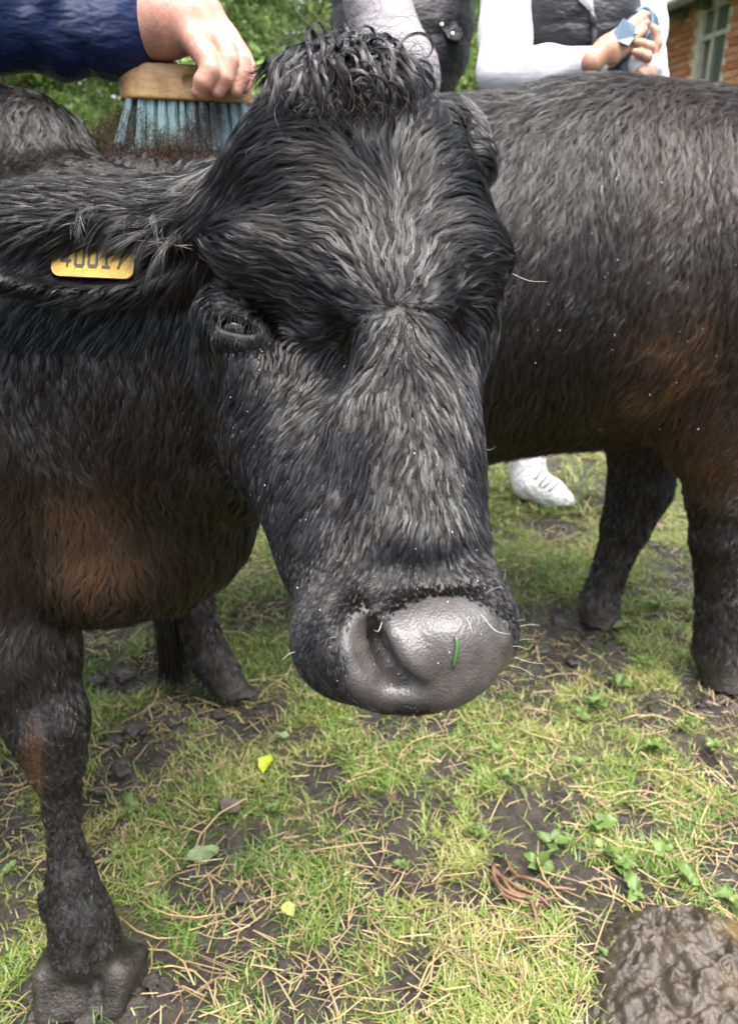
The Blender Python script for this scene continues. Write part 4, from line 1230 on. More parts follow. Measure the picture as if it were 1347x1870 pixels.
# ---- the person brushing: navy sleeve and hand come in from the left
pA = empty("person", (-1.0, 0.45, 0), "person in a navy blue padded jacket whose hand holds the wooden brush", "person")
Dh = 0.97
hand = [K(232, 52, Dh, 44, 300, 38, Dh - 0.005, 56, 0.02), K(300, 40, Dh, 54, 345, 40, Dh, 46, 0.02), K(345, 20, Dh + 0.02, 42, 372, 26, Dh + 0.03, 34, 0.02),
        K(262, 66, Dh, 30, 318, 72, Dh, 22, 0.015), K(150, 55, Dh + 0.01, 40, 235, 52, Dh, 42, 0.02)]
fing = [[(338, 50, Dh - .012, 28), (358, 78, Dh - .018, 24), (380, 112, Dh - .022, 21), (385, 130, Dh - .024, 20), (372, 150, Dh - .022, 19), (364, 168, Dh - .016, 14)],
        [(362, 36, Dh + .000, 26), (388, 64, Dh - .006, 23), (412, 92, Dh - .010, 21), (416, 112, Dh - .014, 20), (408, 142, Dh - .014, 19), (396, 166, Dh - .010, 14)],
        [(376, 26, Dh + .016, 24), (408, 58, Dh + .012, 21), (430, 88, Dh + .008, 19), (440, 112, Dh + .004, 18), (440, 140, Dh + .002, 17), (430, 164, Dh + .002, 13)],
        [(384, 28, Dh + .032, 21), (418, 66, Dh + .030, 18), (444, 104, Dh + .026, 16), (453, 124, Dh + .022, 15), (452, 144, Dh + .02, 14), (446, 160, Dh + .018, 11)],
        [(232, 84, Dh + .030, 24), (262, 100, Dh + .040, 19), (290, 110, Dh + .048, 16), (310, 118, Dh + .050, 14), (324, 128, Dh + .050, 9)]]
for f in fing:
    ch = kc(f, 0.0012); ch[0].k = 0.010
    hand += ch
hd = sdf_mesh("hand", hand, 0.0026, SKIN_A, pA)
# sleeve with folds and an elasticated cuff
def sleeve_disp(p):
    u, v, d = proj_uv(p)
    return (-0.0030 * np.sin(u * 0.055 + 1.3 * np.sin(v * 0.03) + 6 * fbm(p, 9, 91, 2)) - 0.007 * (fbm(p, 14, 92, 3) - 0.5)).astype(np.float32)
slv = [Cone(P(-420, -60, 0.80), P(-120, 0, 0.93), 0.080, 0.076, 0.03), Cone(P(-120, 5, 0.93), P(120, 32, 0.98), 0.074, 0.066, 0.02), Cone(P(120, 34, 0.98), P(196, 44, 0.98), 0.067, 0.062, 0.01)]
sl_o = sdf_mesh("sleeve", slv, 0.006, NAVY, pA, sleeve_disp)
cuff = [Cone(P(207, 46, 0.98), P(214, 47, 0.978), 0.0640, 0.0625, 0.008)]
sdf_mesh("cuff", cuff, 0.004, NAVY, sl_o)
sh = np.array([-1.0, 0.45, 1.38]); el = P(-420, -60, 0.80)
sdf_mesh("jacket", [Cone(sh, el, 0.10, 0.082, 0.04), Ell(sh + [-0.13, -0.04, -0.22], (0.20, 0.14, 0.34), None, 0.06), Cone(sh + [-0.13, -0.04, -0.55], sh + [-0.13, -0.04, -0.3], 0.17, 0.18, 0.06), Cone(sh + [-0.30, -0.1, 0], sh + [-0.36, -0.02, -0.55], 0.09, 0.06, 0.04)], 0.016, NAVY, pA)
sdf_mesh("trousers", [Cone(sh + [-0.20, -0.04, -0.6], sh + [-0.22, -0.02, -1.34], 0.10, 0.06, 0.04), Cone(sh + [-0.06, -0.06, -0.6], sh + [-0.02, -0.05, -1.34], 0.10, 0.06, 0.04)], 0.016, DARKT, pA)
def head_at(c, parent, skin, face=(0, -1)):
    fx, fy = face; f = np.array([fx, fy, 0.0])
    sdf_mesh("head", [Ell(c, (0.075, 0.095, 0.115), None, 0.03), Cone(c + [0, 0, -0.08], c + [0, 0, -0.22], 0.055, 0.06, 0.03), Cone(c + f * 0.09 + [0, 0, 0.01], c + f * 0.11 + [0, 0, -0.02], 0.012, 0.016, 0.015), Ell(c + f * 0.06 + [0, 0, -0.07], (0.05, 0.05, 0.04), None, 0.03)], 0.010, skin, parent)
    sdf_mesh("hair", [Ell(c - f * 0.02 + [0, 0, 0.03], (0.088, 0.10, 0.11), None, 0.02), Cone(c - f * 0.06, c - f * 0.07 + [0, 0, -0.2], 0.07, 0.05, 0.03)], 0.012, HAIRB, parent)
head_at(sh + [-0.13, -0.02, 0.26], pA, SKIN_A, (0.8, 0.6))

# ---- the wooden brush
class Slab:
    def __init__(s, a, b, up, h, r, rnd=0.004, k=0.004, cut=False):
        s.a, s.b = np.asarray(a, np.float32), np.asarray(b, np.float32); s.up = nrm(up).astype(np.float32); s.h, s.r, s.rnd, s.k, s.cut = h, r, rnd, k, cut
    def d(s, p):
        pa = p - s.a; z = pa @ s.up; pa = pa - z[:, None] * s.up
        ba = s.b - s.a; t = np.clip(pa @ ba / (ba @ ba), 0, 1)
        q = np.linalg.norm(pa - t[:, None] * ba, axis=1) - s.r + s.rnd; w = np.abs(z) - s.h + s.rnd
        return np.minimum(np.maximum(q, w), 0) + np.hypot(np.maximum(q, 0), np.maximum(w, 0)) - s.rnd
    def box(s):
        m = s.r + s.h; return np.minimum(s.a, s.b) - m, np.maximum(s.a, s.b) + m
bA, bB = P(256, 153, 1.00), P(424, 161, 1.02)
bax = nrm(bB - bA); bup = nrm(np.array([0, 0.05, 1.0]) - bax * (np.array([0, 0.05, 1.0]) @ bax)); bdp = np.cross(bup, bax)   # bdp: away from the viewer
brush = empty("grooming_brush", tuple(P(330, 260, 1.0)), "wooden grooming brush with pale teal bristles resting on the cow's neck", "brush")
mw = M("brush_wood"); cw = mw.coord((2.0, 14, 14))
wc = mw.ramp(mw.noise(cw, 14, 5, 0.65), [(0.25, (0.25, 0.145, 0.052)), (0.6, (0.36, 0.225, 0.095)), (0.8, (0.42, 0.28, 0.13))])
dirt = mw.ramp(mw.noise(mw.coord(), 45, 5, 0.75), [(0.42, (1, 1, 1)), (0.72, (0.45, 0.38, 0.30))])
mw.set(Base_Color=mw.mix(0.8, wc, dirt, 'MULTIPLY'), Roughness=0.5); mw.bump(mw.noise(cw, 30, 4), 0.15, 0.002)
bl = [Slab(bA, bB, bup, 0.0208, 0.026, 0.003), Cone(bA + bax * 0.062 - bdp * 0.031 + bup * 0.001, bA + bax * 0.118 - bdp * 0.031 + bup * 0.001, 0.0095, 0.0095, 0.002, cut=True)]
sdf_mesh("handle_block", bl, 0.0025, mw.m, brush)
mb = M("teal_bristle"); mb.t.nodes.remove(mb.b)
hb = mb.n("ShaderNodeBsdfPrincipled"); hb.inputs['Roughness'].default_value = 0.45
mb.l(mb.mix(mb.attr("tint"), (0.25, 0.385, 0.405), (0.06, 0.045, 0.034)), hb.inputs['Base Color']); mb.l(hb.outputs[0], mb.out.inputs[0])
tl = np.linalg.norm(bB - bA)
for row, dd_ in enumerate((-0.018, -0.006, 0.007, 0.018)):
    for i in range(12):
        s_ = -0.012 + (tl + 0.024) * i / 11 + (0.006 if row % 2 else 0)
        base_ = bA + bax * s_ + bdp * dd_ - bup * 0.019
        fan = (i - 5.5) / 5.5
        dirn = nrm(-bup + bax * (0.10 * fan - (0.22 if i == 0 else 0)) + bdp * dd_ * 6)
        n = 72
        o1 = rng.normal(0, 1, (n, 3)); o1 -= (o1 @ bup)[:, None] * bup
        ln_ = 0.060 * (0.88 + 0.14 * rng.random(n))
        tt_ = np.linspace(0, 1, 6)
        sp_ = rng.normal(0, 1, (n, 3)); sp_ -= (sp_ @ bup)[:, None] * bup
        pts = base_ + o1[:, None, :] * 0.0019 + (dirn * ln_[:, None])[:, None, :] * tt_[None, :, None] + sp_[:, None, :] * 0.0030 * (tt_ ** 1.6)[None, :, None]
        curves_object("bristle_tuft", pts, taper(n, 6, 0.00028, 0.8), mb.m, brush, {"tint": np.clip(rng.normal(0.08 + (0.25 if i == 0 else 0), 0.16, n), 0, 1)})
# shed brown hair gathered in the bristles
nb = 2600
cu_, cv_ = rng.uniform(170, 400, nb), 0
top_ = 225 + 25 * np.sin(cu_ * 0.045) + 22 * np.abs((cu_ - 285) / 115) * -1
cv_ = top_ + (288 - top_) * rng.random(nb)
c0 = np.array([P(u, v, d) for u, v, d in zip(cu_, cv_, 0.985 + 0.05 * rng.random(nb))])
dd0 = nrm(rng.normal(0, 1, (nb, 3)) + np.array([0.3, 0, -0.2])); pts = [c0]
ax_ = nrm(rng.normal(0, 1, (nb, 3)))
for s in range(6):
    dd0 = nrm(dd0 + np.cross(ax_, dd0) * 0.55); pts.append(pts[-1] + dd0 * 0.0035)
mf = hair_material("shed_hair", 0.5, (0.035, 0.022, 0.014))
curves_object("shed_hair", np.stack(pts, 1), taper(nb, 7, 0.00022, 0.6), mf, brush, {"wet": np.full(nb, 0.2), "tint": rng.random(nb) * 0.6, "mud": np.zeros(nb)})

# ---- the yellow ear tag
du = surf_depth(S1, 170, 455, 0.4) - 0.006
tc = P(170, 473, du)
tag_o = empty("ear_tag", tuple(tc), "yellow plastic ear tag with dark digits in the cow's ear", "ear tag")
mt = M("tag_yellow"); ct = mt.coord()
mt.set(Base_Color=mt.mix(mt.ramp(mt.noise(ct, 120, 4), [(0.45, (0, 0, 0)), (0.75, (1, 1, 1))]), (0.50, 0.33, 0.035), (0.30, 0.19, 0.022)), Roughness=0.32)
s_ = du / FPX
ty = nrm(-FWD * 1.0 + UP * 0.08); tx = nrm(RIGHT - UP * 0.045); tz = np.cross(tx, ty) * -1
tz = nrm(np.cross(ty, tx)); tz = tz if tz @ UP > 0 else -tz
def rrect(w, h, r, n=6):
    out = []
    for cx, cy, a0 in ((w / 2 - r, h / 2 - r, 0), (-w / 2 + r, h / 2 - r, 90), (-w / 2 + r, -h / 2 + r, 180), (w / 2 - r, -h / 2 + r, 270)):
        for i in range(n + 1):
            a = math.radians(a0 + 90 * i / n); out.append((cx + r * math.cos(a), cy + r * math.sin(a)))
    return out
o2 = rrect(150 * s_, 68 * s_, 16 * s_)
Vf = [tc + tx * a + tz * b for a, b in o2]; th = 0.0022
Vb = [v - ty * th for v in Vf]; n = len(o2)
mesh_from("plate", Vf + Vb, [tuple(range(n)), tuple(range(2 * n - 1, n - 1, -1))] + [(i, i + n, (i + 1) % n + n, (i + 1) % n) for i in range(n)], mt.m, tag_o, smooth=False)
M_DIG = simple("tag_print", (0.055, 0.045, 0.025), 0.5)
SEG = {'4': [(0.55, 0, 0.75, 1), (0, 0.22, 1, 0.38), 'd'], '0': [(0, 0.1, 0.24, 0.9), (0.76, 0.1, 1, 0.9), (0.12, 0, 0.88, 0.16), (0.12, 0.84, 0.88, 1)], '1': [(0.38, 0, 0.64, 1), (0.12, 0, 0.9, 0.14), (0.14, 0.74, 0.5, 0.88)], '7': [(0, 0.84, 1, 1), 's']}
dw, dh = 19 * s_, 40 * s_
for i, chh in enumerate("40017"):
    bx, by = (-58 + 24.5 * i) * s_, -17 * s_
    V = []; F = []
    def quad(pts):
        k0 = len(V); V.extend(tc + ty * (0.0006 + 0.00006 * (len(F))) + tx * (bx + a * dw) + tz * (by + b * dh) for a, b in pts); F.append((k0, k0 + 1, k0 + 2, k0 + 3))
    for sg in SEG[chh]:
        if sg == 'd': quad([(0, 0.3), (0.22, 0.3), (0.75, 1), (0.53, 1)])
        elif sg == 's': quad([(0.25, 0), (0.50, 0), (1, 0.9), (0.74, 0.9)])
        else: a, b, c, d = sg; quad([(a, b), (c, b), (c, d), (a, d)])
    mesh_from("digit", V, F, M_DIG, tag_o, smooth=False)

# ---- person with the white sleeves and a rubber grooming mitt
pC = empty("person", tuple(PG(1010, 925)), "person in white long sleeves and black quilted gilet holding a blue grooming mitt", "person")
dC = 1.86
def quilt(p): return (-0.006 * np.abs(np.sin(p[:, 2] * math.pi / 0.085)) ** 0.6 - 0.006 * (fbm(p, 16, 95, 3) - 0.5)).astype(np.float32)
def folds(p): return (-0.014 * (fbm(p * np.array([1, 1, 1.6]), 11, 96, 2) - 0.5)).astype(np.float32)
vest = sdf_mesh("gilet", [E(1056, -20, dC, 104, 160, 0.115, 0.04), E(1056, 70, dC, 98, 90, 0.11, 0.05), E(1056, -120, dC + .02, 120, 90, 0.10, 0.05)], 0.009, BLACKQ, pC, quilt)
shirt = [K(932, -110, dC, 55, 922, 60, dC - .03, 48, 0.03), K(922, 60, dC - .03, 48, 918, 128, dC - .05, 46, 0.02), K(918, 130, dC - .05, 45, 1000, 128, dC - .12, 38, 0.02), K(1000, 128, dC - .12, 38, 1086, 112, dC - .17, 25, 0.02),
         K(1168, -110, dC + .02, 48, 1172, 60, dC, 40, 0.03), K(1172, 60, dC, 40, 1176, 160, dC - .06, 38, 0.02), K(1176, 160, dC - .06, 38, 1176, 122, dC - .16, 30, 0.02),
         E(1056, -130, dC + .02, 140, 60, 0.09, 0.05)]
sdf_mesh("shirt", shirt, 0.007, WHITE, pC, folds)
zp = [surf_depth(Shape([E(1056, -20, dC, 104, 160, 0.115, 0.04), E(1056, 70, dC, 98, 90, 0.11, 0.05)]), u, v, 1.4) for u, v in ((1078, -10), (1081, 25), (1084, 60), (1084, 100))]
zpath = np.array([P(u, v, d - 0.007) for (u, v), d in zip(((1078, -10), (1081, 25), (1084, 60), (1084, 100)), zp)])
V, F = tube(zpath, 0.005, 6); mesh_from("zip", V, F, simple("zip_grey", (0.10, 0.105, 0.11), 0.4), pC)
V, F = tube([P(1080, 22, zp[1] - .014), P(1082, 32, zp[1] - .016), P(1085, 48, zp[2] - .014)], [0.005, 0.007, 0.006], 6); mesh_from("zip_puller", V, F, simple("puller_grey", (0.05, 0.05, 0.055), 0.4), pC)
V, F = tube([P(1064, -12, zp[0] - .010), P(1072, 4, zp[0] - .008), P(1079, 20, zp[1] - .006)], [0.016, 0.010, 0.003], 8); mesh_from("collar", V, F, WHITE, pC)
dm = dC - 0.18
hl = [K(1080, 114, dm, 22, 1108, 92, dm, 23, 0.012), K(1108, 92, dm, 23, 1132, 72, dm, 21, 0.012), K(1118, 108, dm, 12, 1146, 88, dm - .005, 9, 0.01)]
for a, b in (((1134, 58), (1172, 24)), ((1141, 64), (1180, 27)), ((1146, 72), (1180, 42)), ((1148, 80), (1176, 56))):
    hl += [K(*a, dm - .004, 8.5, *b, dm - .006, 6.0, 0.004)]
hr = [K(1176, 135, dm + .01, 22, 1186, 112, dm + .01, 18, 0.01)]
for f in ([(1190, 108, dm, 9), (1200, 80, dm - .01, 9), (1198, 58, dm - .015, 8), (1191, 50, dm - .015, 6)], [(1188, 104, dm - .005, 9), (1186, 86, dm - .02, 9), (1172, 80, dm - .022, 8), (1158, 76, dm - .02, 6)],
          [(1184, 112, dm - .005, 9), (1180, 104, dm - .02, 9), (1168, 98, dm - .022, 8), (1158, 95, dm - .02, 6)], [(1172, 120, dm, 8), (1172, 132, dm - .01, 7), (1174, 139, dm - .01, 6)]):
    hr += kc(f, 0.004)
sdf_mesh("hand", hl, 0.0035, SKIN_C, pC); sdf_mesh("hand", hr, 0.0035, SKIN_C, pC)
sdf_mesh("trousers", [Cone(P(1056, 300, dC + 0.1), (PG(1010, 925) + [0.02, 0.0, 0.75]), 0.12, 0.13, 0.05), Cone(PG(1010, 925) + [-0.02, 0, 0.75], PG(960, 890) + [0, 0, 0.16], 0.10, 0.055, 0.05), Cone(PG(1010, 925) + [0.1, -0.05, 0.75], PG(1010, 925) + [0.27, -0.02, 0.10], 0.10, 0.055, 0.05)], 0.012, GREYT, pC)
# white trainers
ds_ = depth_of(PG(1000, 928))
M_SHOE = M("white_trainer"); _c = M_SHOE.coord(); M_SHOE.set(Base_Color=M_SHOE.ramp(M_SHOE.noise(_c, 30, 4), [(0.3, (0.62, 0.63, 0.64)), (0.6, (0.8, 0.8, 0.8))]), Roughness=0.5); M_SHOE.bump(M_SHOE.noise(M_SHOE.coord((1, 3, 1)), 26, 2), 0.9, 0.02); M_SHOE = M_SHOE.m
SHOE_P = [K(962, 845, ds_ + .03, 34, 968, 880, ds_ + .02, 30, 0.03), K(966, 882, ds_ + .02, 28, 1005, 900, ds_, 25, 0.03), K(1005, 900, ds_, 25, 1032, 912, ds_ - .02, 15, 0.03)]
shoe = sdf_mesh("shoe", SHOE_P, 0.006, M_SHOE, pC)
sdf_mesh("sole", [K(960, 898, ds_ + .01, 13, 1000, 919, ds_ - .005, 13, 0.01), K(1000, 919, ds_ - .005, 13, 1040, 917, ds_ - .025, 10, 0.01)], 0.005, simple('trainer_sole', (0.30, 0.30, 0.29), 0.6), shoe)  # sole set darker than the upper: contact shadow put into its grey
for uu1, vv1, uu2, vv2 in ((984, 868, 1000, 886), (992, 876, 1010, 890), (1002, 882, 1020, 896), (976, 858, 990, 876)):
    V, F = tube(np.array([P(u, v, surf_depth(Shape(SHOE_P), u, v, 2.2) - 0.002) for u, v in ((uu1, vv2), ((uu1 + uu2) / 2, (vv1 + vv2) / 2), (uu2, vv1))]), 0.004, 6); mesh_from('lace', V, F, simple('lace_grey', (0.33, 0.34, 0.35), 0.7), shoe)
g0 = PG(1010, 925) + np.array([0.27, -0.02, 0])
sh2 = sdf_mesh("shoe", [Cone(g0 + [0, 0.03, 0.10], g0 + [0, 0.02, 0.06], 0.05, 0.05, 0.02), Cone(g0 + [0, 0.03, 0.05], g0 + [0.0, -0.12, 0.04], 0.045, 0.038, 0.02)], 0.008, M_SHOE, pC)
head_at(P(1056, -330, dC + 0.02), pC, SKIN_C)
# the blue rubber mitt strapped on the hand
mitt = empty("grooming_mitt", tuple(P(1150, 60, dm)), "blue rubber grooming mitt strapped over the hand behind the cow's back", "grooming mitt")
M_BLUE = simple("blue_rubber", (0.035, 0.085, 0.125), 0.45, 0.5, 0.2, 90)
M_BLUE2 = simple("dark_blue_rubber", (0.02, 0.045, 0.07), 0.5, 0.5, 0.2, 90)
sdf_mesh("pad", [K(1144, 118, dm + .022, 20, 1164, 70, dm + .020, 26, 0.02, flat=-FWD, fs=0.35), K(1164, 70, dm + .020, 26, 1178, 38, dm + .015, 20, 0.02, flat=-FWD, fs=0.35)], 0.004, M_BLUE2, mitt)
rp = [(1168, 84), (1180, 66), (1189, 44), (1186, 24), (1174, 16), (1160, 26)]
V, F = tube(smooth_path(np.array([P(u, v, dm + 0.008) for u, v in rp]), 20), 0.0075, 8); mesh_from("rim", V, F, M_BLUE, mitt)
sv = [(1121, 56), (1138, 33), (1160, 48), (1160, 66), (1147, 83), (1124, 74)]
so = [P(u, v, dm - 0.034 + 0.00035 * abs(u - 1141)) for u, v in sv]; sb = [v + FWD * 0.004 for v in so]
mesh_from("strap", so + sb, [tuple(range(6)), tuple(range(11, 5, -1))] + [(i, i + 6, (i + 1) % 6 + 6, (i + 1) % 6) for i in range(6)], M_BLUE, mitt, smooth=False)
V, F = tube([P(1160, 61, dm - .03), P(1164, 61, dm - .034)], [0.004, 0.003], 8); mesh_from("stud", V, F, simple("brass", (0.7, 0.6, 0.4), 0.25), mitt)

# ---- person in mauve with the black gilet
dB = 2.02
pB = empty("person", tuple(PY(740, 900, 2.3) * [1, 1, 0]), "person with mauve sleeve and black gilet behind the cow's forelock", "person")
sdf_mesh("gilet", [E(735, 30, dB, 128, 190, 0.14, 0.05), E(735, -150, dB, 130, 110, 0.14, 0.05)], 0.010, BLACKQ, pB, quilt)
sdf_mesh("sleeve", [K(680, -140, dB - .13, 52, 690, 10, dB - .16, 56, 0.03), K(690, 10, dB - .16, 56, 728, 140, dB - .18, 70, 0.03), K(728, 140, dB - .18, 70, 690, 260, dB - .2, 46, 0.03)], 0.008, MAUVE, pB, folds)
sdf_mesh("hand", kc([(690, 255, dB - .2, 32), (672, 310, dB - .22, 34), (660, 360, dB - .22, 20)], 0.01), 0.007, SKIN_C, pB)
fl_ = [(778, 4), (800, 2), (846, 58), (838, 74), (820, 72)]
fo = [P(u, v, dB - 0.125 + 0.0004 * (u - 778)) for u, v in fl_]; fb = [v + FWD * 0.012 for v in fo]
mesh_from("pocket_flap", fo + fb, [tuple(range(5)), tuple(range(9, 4, -1))] + [(i, i + 5, (i + 1) % 5 + 5, (i + 1) % 5) for i in range(5)], BLACKQ, pB, smooth=False)
M_SNAP = M("steel_snap"); M_SNAP.set(Base_Color=(0.75, 0.75, 0.75), Metallic=1.0, Roughness=0.3); M_SNAP = M_SNAP.m
for u, v in ((806, 46), (826, 63)):
    V, F = tube([P(u, v, dB - 0.112), P(u, v, dB - 0.125)], [0.006, 0.005], 10); mesh_from("snap_button", V, F, M_SNAP, pB)
gB = np.array([pB.location.x, pB.location.y, 0])
sdf_mesh("trousers", [Cone(P(735, 300, dB + 0.05), gB + [0, 0, 0.78], 0.14, 0.14, 0.05), Cone(gB + [-0.08, 0, 0.78], gB + [-0.1, 0.03, 0.08], 0.1, 0.055, 0.05), Cone(gB + [0.08, 0, 0.78], gB + [0.1, -0.05, 0.08], 0.1, 0.055, 0.05)], 0.014, DARKT, pB)
for sx, sy in ((-0.1, 0.03), (0.1, -0.05)):
    sdf_mesh("boot", [Cone(gB + [sx, sy, 0.12], gB + [sx, sy - 0.02, 0.05], 0.055, 0.05, 0.02), Cone(gB + [sx, sy, 0.05], gB + [sx, sy - 0.16, 0.035], 0.045, 0.036, 0.02)], 0.010, DARKT, pB)
head_at(P(735, -330, dB), pB, SKIN_C)

# ================================================================== brick farm building at the right
WA = math.radians(9.0)
wdir = np.array([-math.sin(WA), math.cos(WA), 0.0]); wnor = np.array([-math.cos(WA), -math.sin(WA), 0.0])   # outward, towards the yard
w0 = PY(1240, 100, 10.4); w0[2] = 0
def PW(u, v, off=0.0):
    r = ray(u, v); t = ((w0 + wnor * off - ORG) @ wnor) / (r @ wnor)
    p = ORG + r * t; return float((p - w0) @ wdir), float(p[2])
def WPt(s, z, off=0.0): return w0 + wdir * s + wnor * off + np.array([0, 0, z])
bld = empty("brick_building", tuple(w0), "red brick farm building with weathered window and mossy eaves at upper right", "building")
s_l, z_t = PW(1278, 18); s_r, _ = PW(1331, 18); zE = PW(1240, 22)[1]            # window jambs, eaves
zW_t, zW_b = PW(1300, 4)[1], PW(1300, 4)[1] - 1.35
smin_, smax_ = s_r - 1.2, s_l + 5.5
M_MORT = simple("lime_mortar", (0.62, 0.56, 0.46), 0.9, 0.2, 0.4, 60, 0.15, 8)
bw, bh_, jt = 0.215, 0.064, 0.011
def box(name, s0, s1, z0, z1, o0, o1, mat, parent):
    V = [WPt(s, z, o) for o in (o0, o1) for s, z in ((s0, z0), (s1, z0), (s1, z1), (s0, z1))]
    return mesh_from(name, V, [(0, 1, 2, 3), (7, 6, 5, 4), (0, 4, 5, 1), (1, 5, 6, 2), (2, 6, 7, 3), (3, 7, 4, 0)], mat, parent, smooth=False)
lo_s, hi_s = min(s_l, s_r), max(s_l, s_r)
wall = box("wall", hi_s, smax_, 0, zE, -0.25, 0.0, M_MORT, bld)
box("wall", smin_, lo_s, 0, zE, -0.25, 0.0, M_MORT, bld)
box("wall", lo_s, hi_s, 0, zW_b, -0.25, 0.0, M_MORT, bld); box("wall", lo_s, hi_s, zW_t, zE, -0.25, 0.0, M_MORT, bld)
def brick_mesh(L, col, seed):
    m = simple("brick_clay", col, 0.85, 0.2, 0.5, 90, 0.3, 20)
    bm = bmesh.new(); bmesh.ops.create_cube(bm, size=1.0)
    for v in bm.verts:
        v.co = Vector((v.co.x * L * (1 - 0.02 * rng.random()), v.co.y * 0.03, v.co.z * bh_ * (1 - 0.06 * rng.random())))
    bmesh.ops.bevel(bm, geom=bm.edges[:], offset=0.004, segments=1, affect='EDGES')
    me = bpy.data.meshes.new("brick"); bm.to_mesh(me); bm.free(); me.materials.append(m); return me
cols = [(0.46, 0.19, 0.10), (0.52, 0.24, 0.13), (0.40, 0.16, 0.09), (0.55, 0.30, 0.18), (0.48, 0.25, 0.16)]
str_ = [brick_mesh(bw, c, i) for i, c in enumerate(cols)]; hdr = [brick_mesh(0.1025, c, i) for i, c in enumerate(cols)]
rotm = Matrix(((wdir[0], -wnor[0], 0), (wdir[1], -wnor[1], 0), (0, 0, 1))).to_4x4()
zlo = PW(1240, 175)[1] - 0.1
rows = int((zE - zlo) / (bh_ + jt)); count = 0
for r in range(rows):
    z = zE - 0.05 - r * (bh_ + jt)
    s = smin_ + 0.1 + (0.06 if r % 2 else 0.0); k = r
    while s < smax_ and count < 900:
        L = bw if (k % 2) else 0.1025
        s0, s1 = s, s + L
        if not (s1 > lo_s and s0 < hi_s and z < zW_t + 0.02) and s1 < 3.2:
            i = int(rng.integers(0, 5))
            o = bpy.data.objects.new("brick", (str_ if L > 0.15 else hdr)[i]); link(o)
            o.matrix_world = Matrix.Translation(Vector(WPt((s0 + s1) / 2, z, 0.001 + 0.003 * rng.random()))) @ rotm
            mw_ = o.matrix_world.copy(); o.parent = wall; o.matrix_parent_inverse = wall.matrix_world.inverted() @ Matrix.Translation(-Vector(bld.location)); o.matrix_world = mw_
            count += 1
        s += L + jt; k += 1
# window
M_FRAME = simple("weathered_paint", (0.58, 0.57, 0.52), 0.7, 0.3, 0.4, 60, 0.25, 9)
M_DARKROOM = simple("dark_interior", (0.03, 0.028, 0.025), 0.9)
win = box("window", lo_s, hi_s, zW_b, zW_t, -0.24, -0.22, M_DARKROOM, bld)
fw = 0.05
for nm, a in (("frame", (lo_s, lo_s + fw, zW_b, zW_t)), ("frame", (hi_s - fw, hi_s, zW_b, zW_t)), ("frame", (lo_s + fw, hi_s - fw, zW_t - fw, zW_t)), ("sill", (lo_s + fw, hi_s - fw, zW_b, zW_b + fw))):
    box(nm, *a, -0.09, -0.03, M_FRAME, win)
mid = lo_s + (hi_s - lo_s) * 0.56; zm = PW(1300, 62)[1]
box("muntin", mid - 0.02, mid + 0.02, zW_b + fw, zW_t - fw, -0.08, -0.04, M_FRAME, win)
box("muntin", lo_s + fw, hi_s - fw, zm - 0.025, zm + 0.025, -0.078, -0.036, M_FRAME, win)
mg = M("dusty_glass"); mg.set(Base_Color=(0.25, 0.30, 0.30), Roughness=0.15, Alpha=0.35); M_GLASS = mg.m
for a, b in ((lo_s + fw, mid - 0.02), (mid + 0.02, hi_s - fw)):
    box("pane", a, b, zm + 0.025, zW_t - fw, -0.062, -0.058, M_GLASS, win)
box("pane", lo_s + fw, mid - 0.02, zW_b + fw, zm - 0.025, -0.062, -0.058, M_GLASS, win)
brd = box("board", mid + 0.06, mid + 0.16, zW_b + 0.1, zm + 0.02, -0.15, -0.13, simple("old_board", (0.35, 0.27, 0.16), 0.8), win)
# eaves: gutter, fascia moss, roof slope with tile courses
M_ROOF = simple("lichen_tile", (0.42, 0.31, 0.17), 0.85, 0.2, 0.5, 50, 0.35, 7)
M_GUT = simple("grey_gutter", (0.30, 0.32, 0.32), 0.5, 0.4, 0.2, 40)
M_MOSS = simple("moss", (0.10, 0.11, 0.07), 0.95, 0.1, 0.8, 40, 0.5, 20)
gpath = np.array([WPt(s, zE + 0.03, 0.22) for s in np.linspace(smin_, smax_, 12)])
V, F = tube(gpath, 0.06, 8); mesh_from("gutter", V, F, M_GUT, bld)
box("eaves_board", smin_, smax_, zE - 0.02, zE + 0.02, -0.2, 0.17, M_MOSS, bld)
for i in range(16):
    s = smin_ + (smax_ - smin_) * (i + 0.5) / 16
    box("rafter_end", s - 0.04, s + 0.04, zE - 0.10, zE - 0.022, 0.001, 0.15, M_MOSS, bld)
roof = mesh_from("roof", [WPt(smin_ - .2, zE + 0.06, 0.20), WPt(smax_ + .2, zE + 0.06, 0.20), WPt(smax_ + .2, zE + 2.0, -2.6), WPt(smin_ - .2, zE + 2.0, -2.6)], [(0, 1, 2, 3)], M_MOSS, bld, smooth=False)
tileme = None
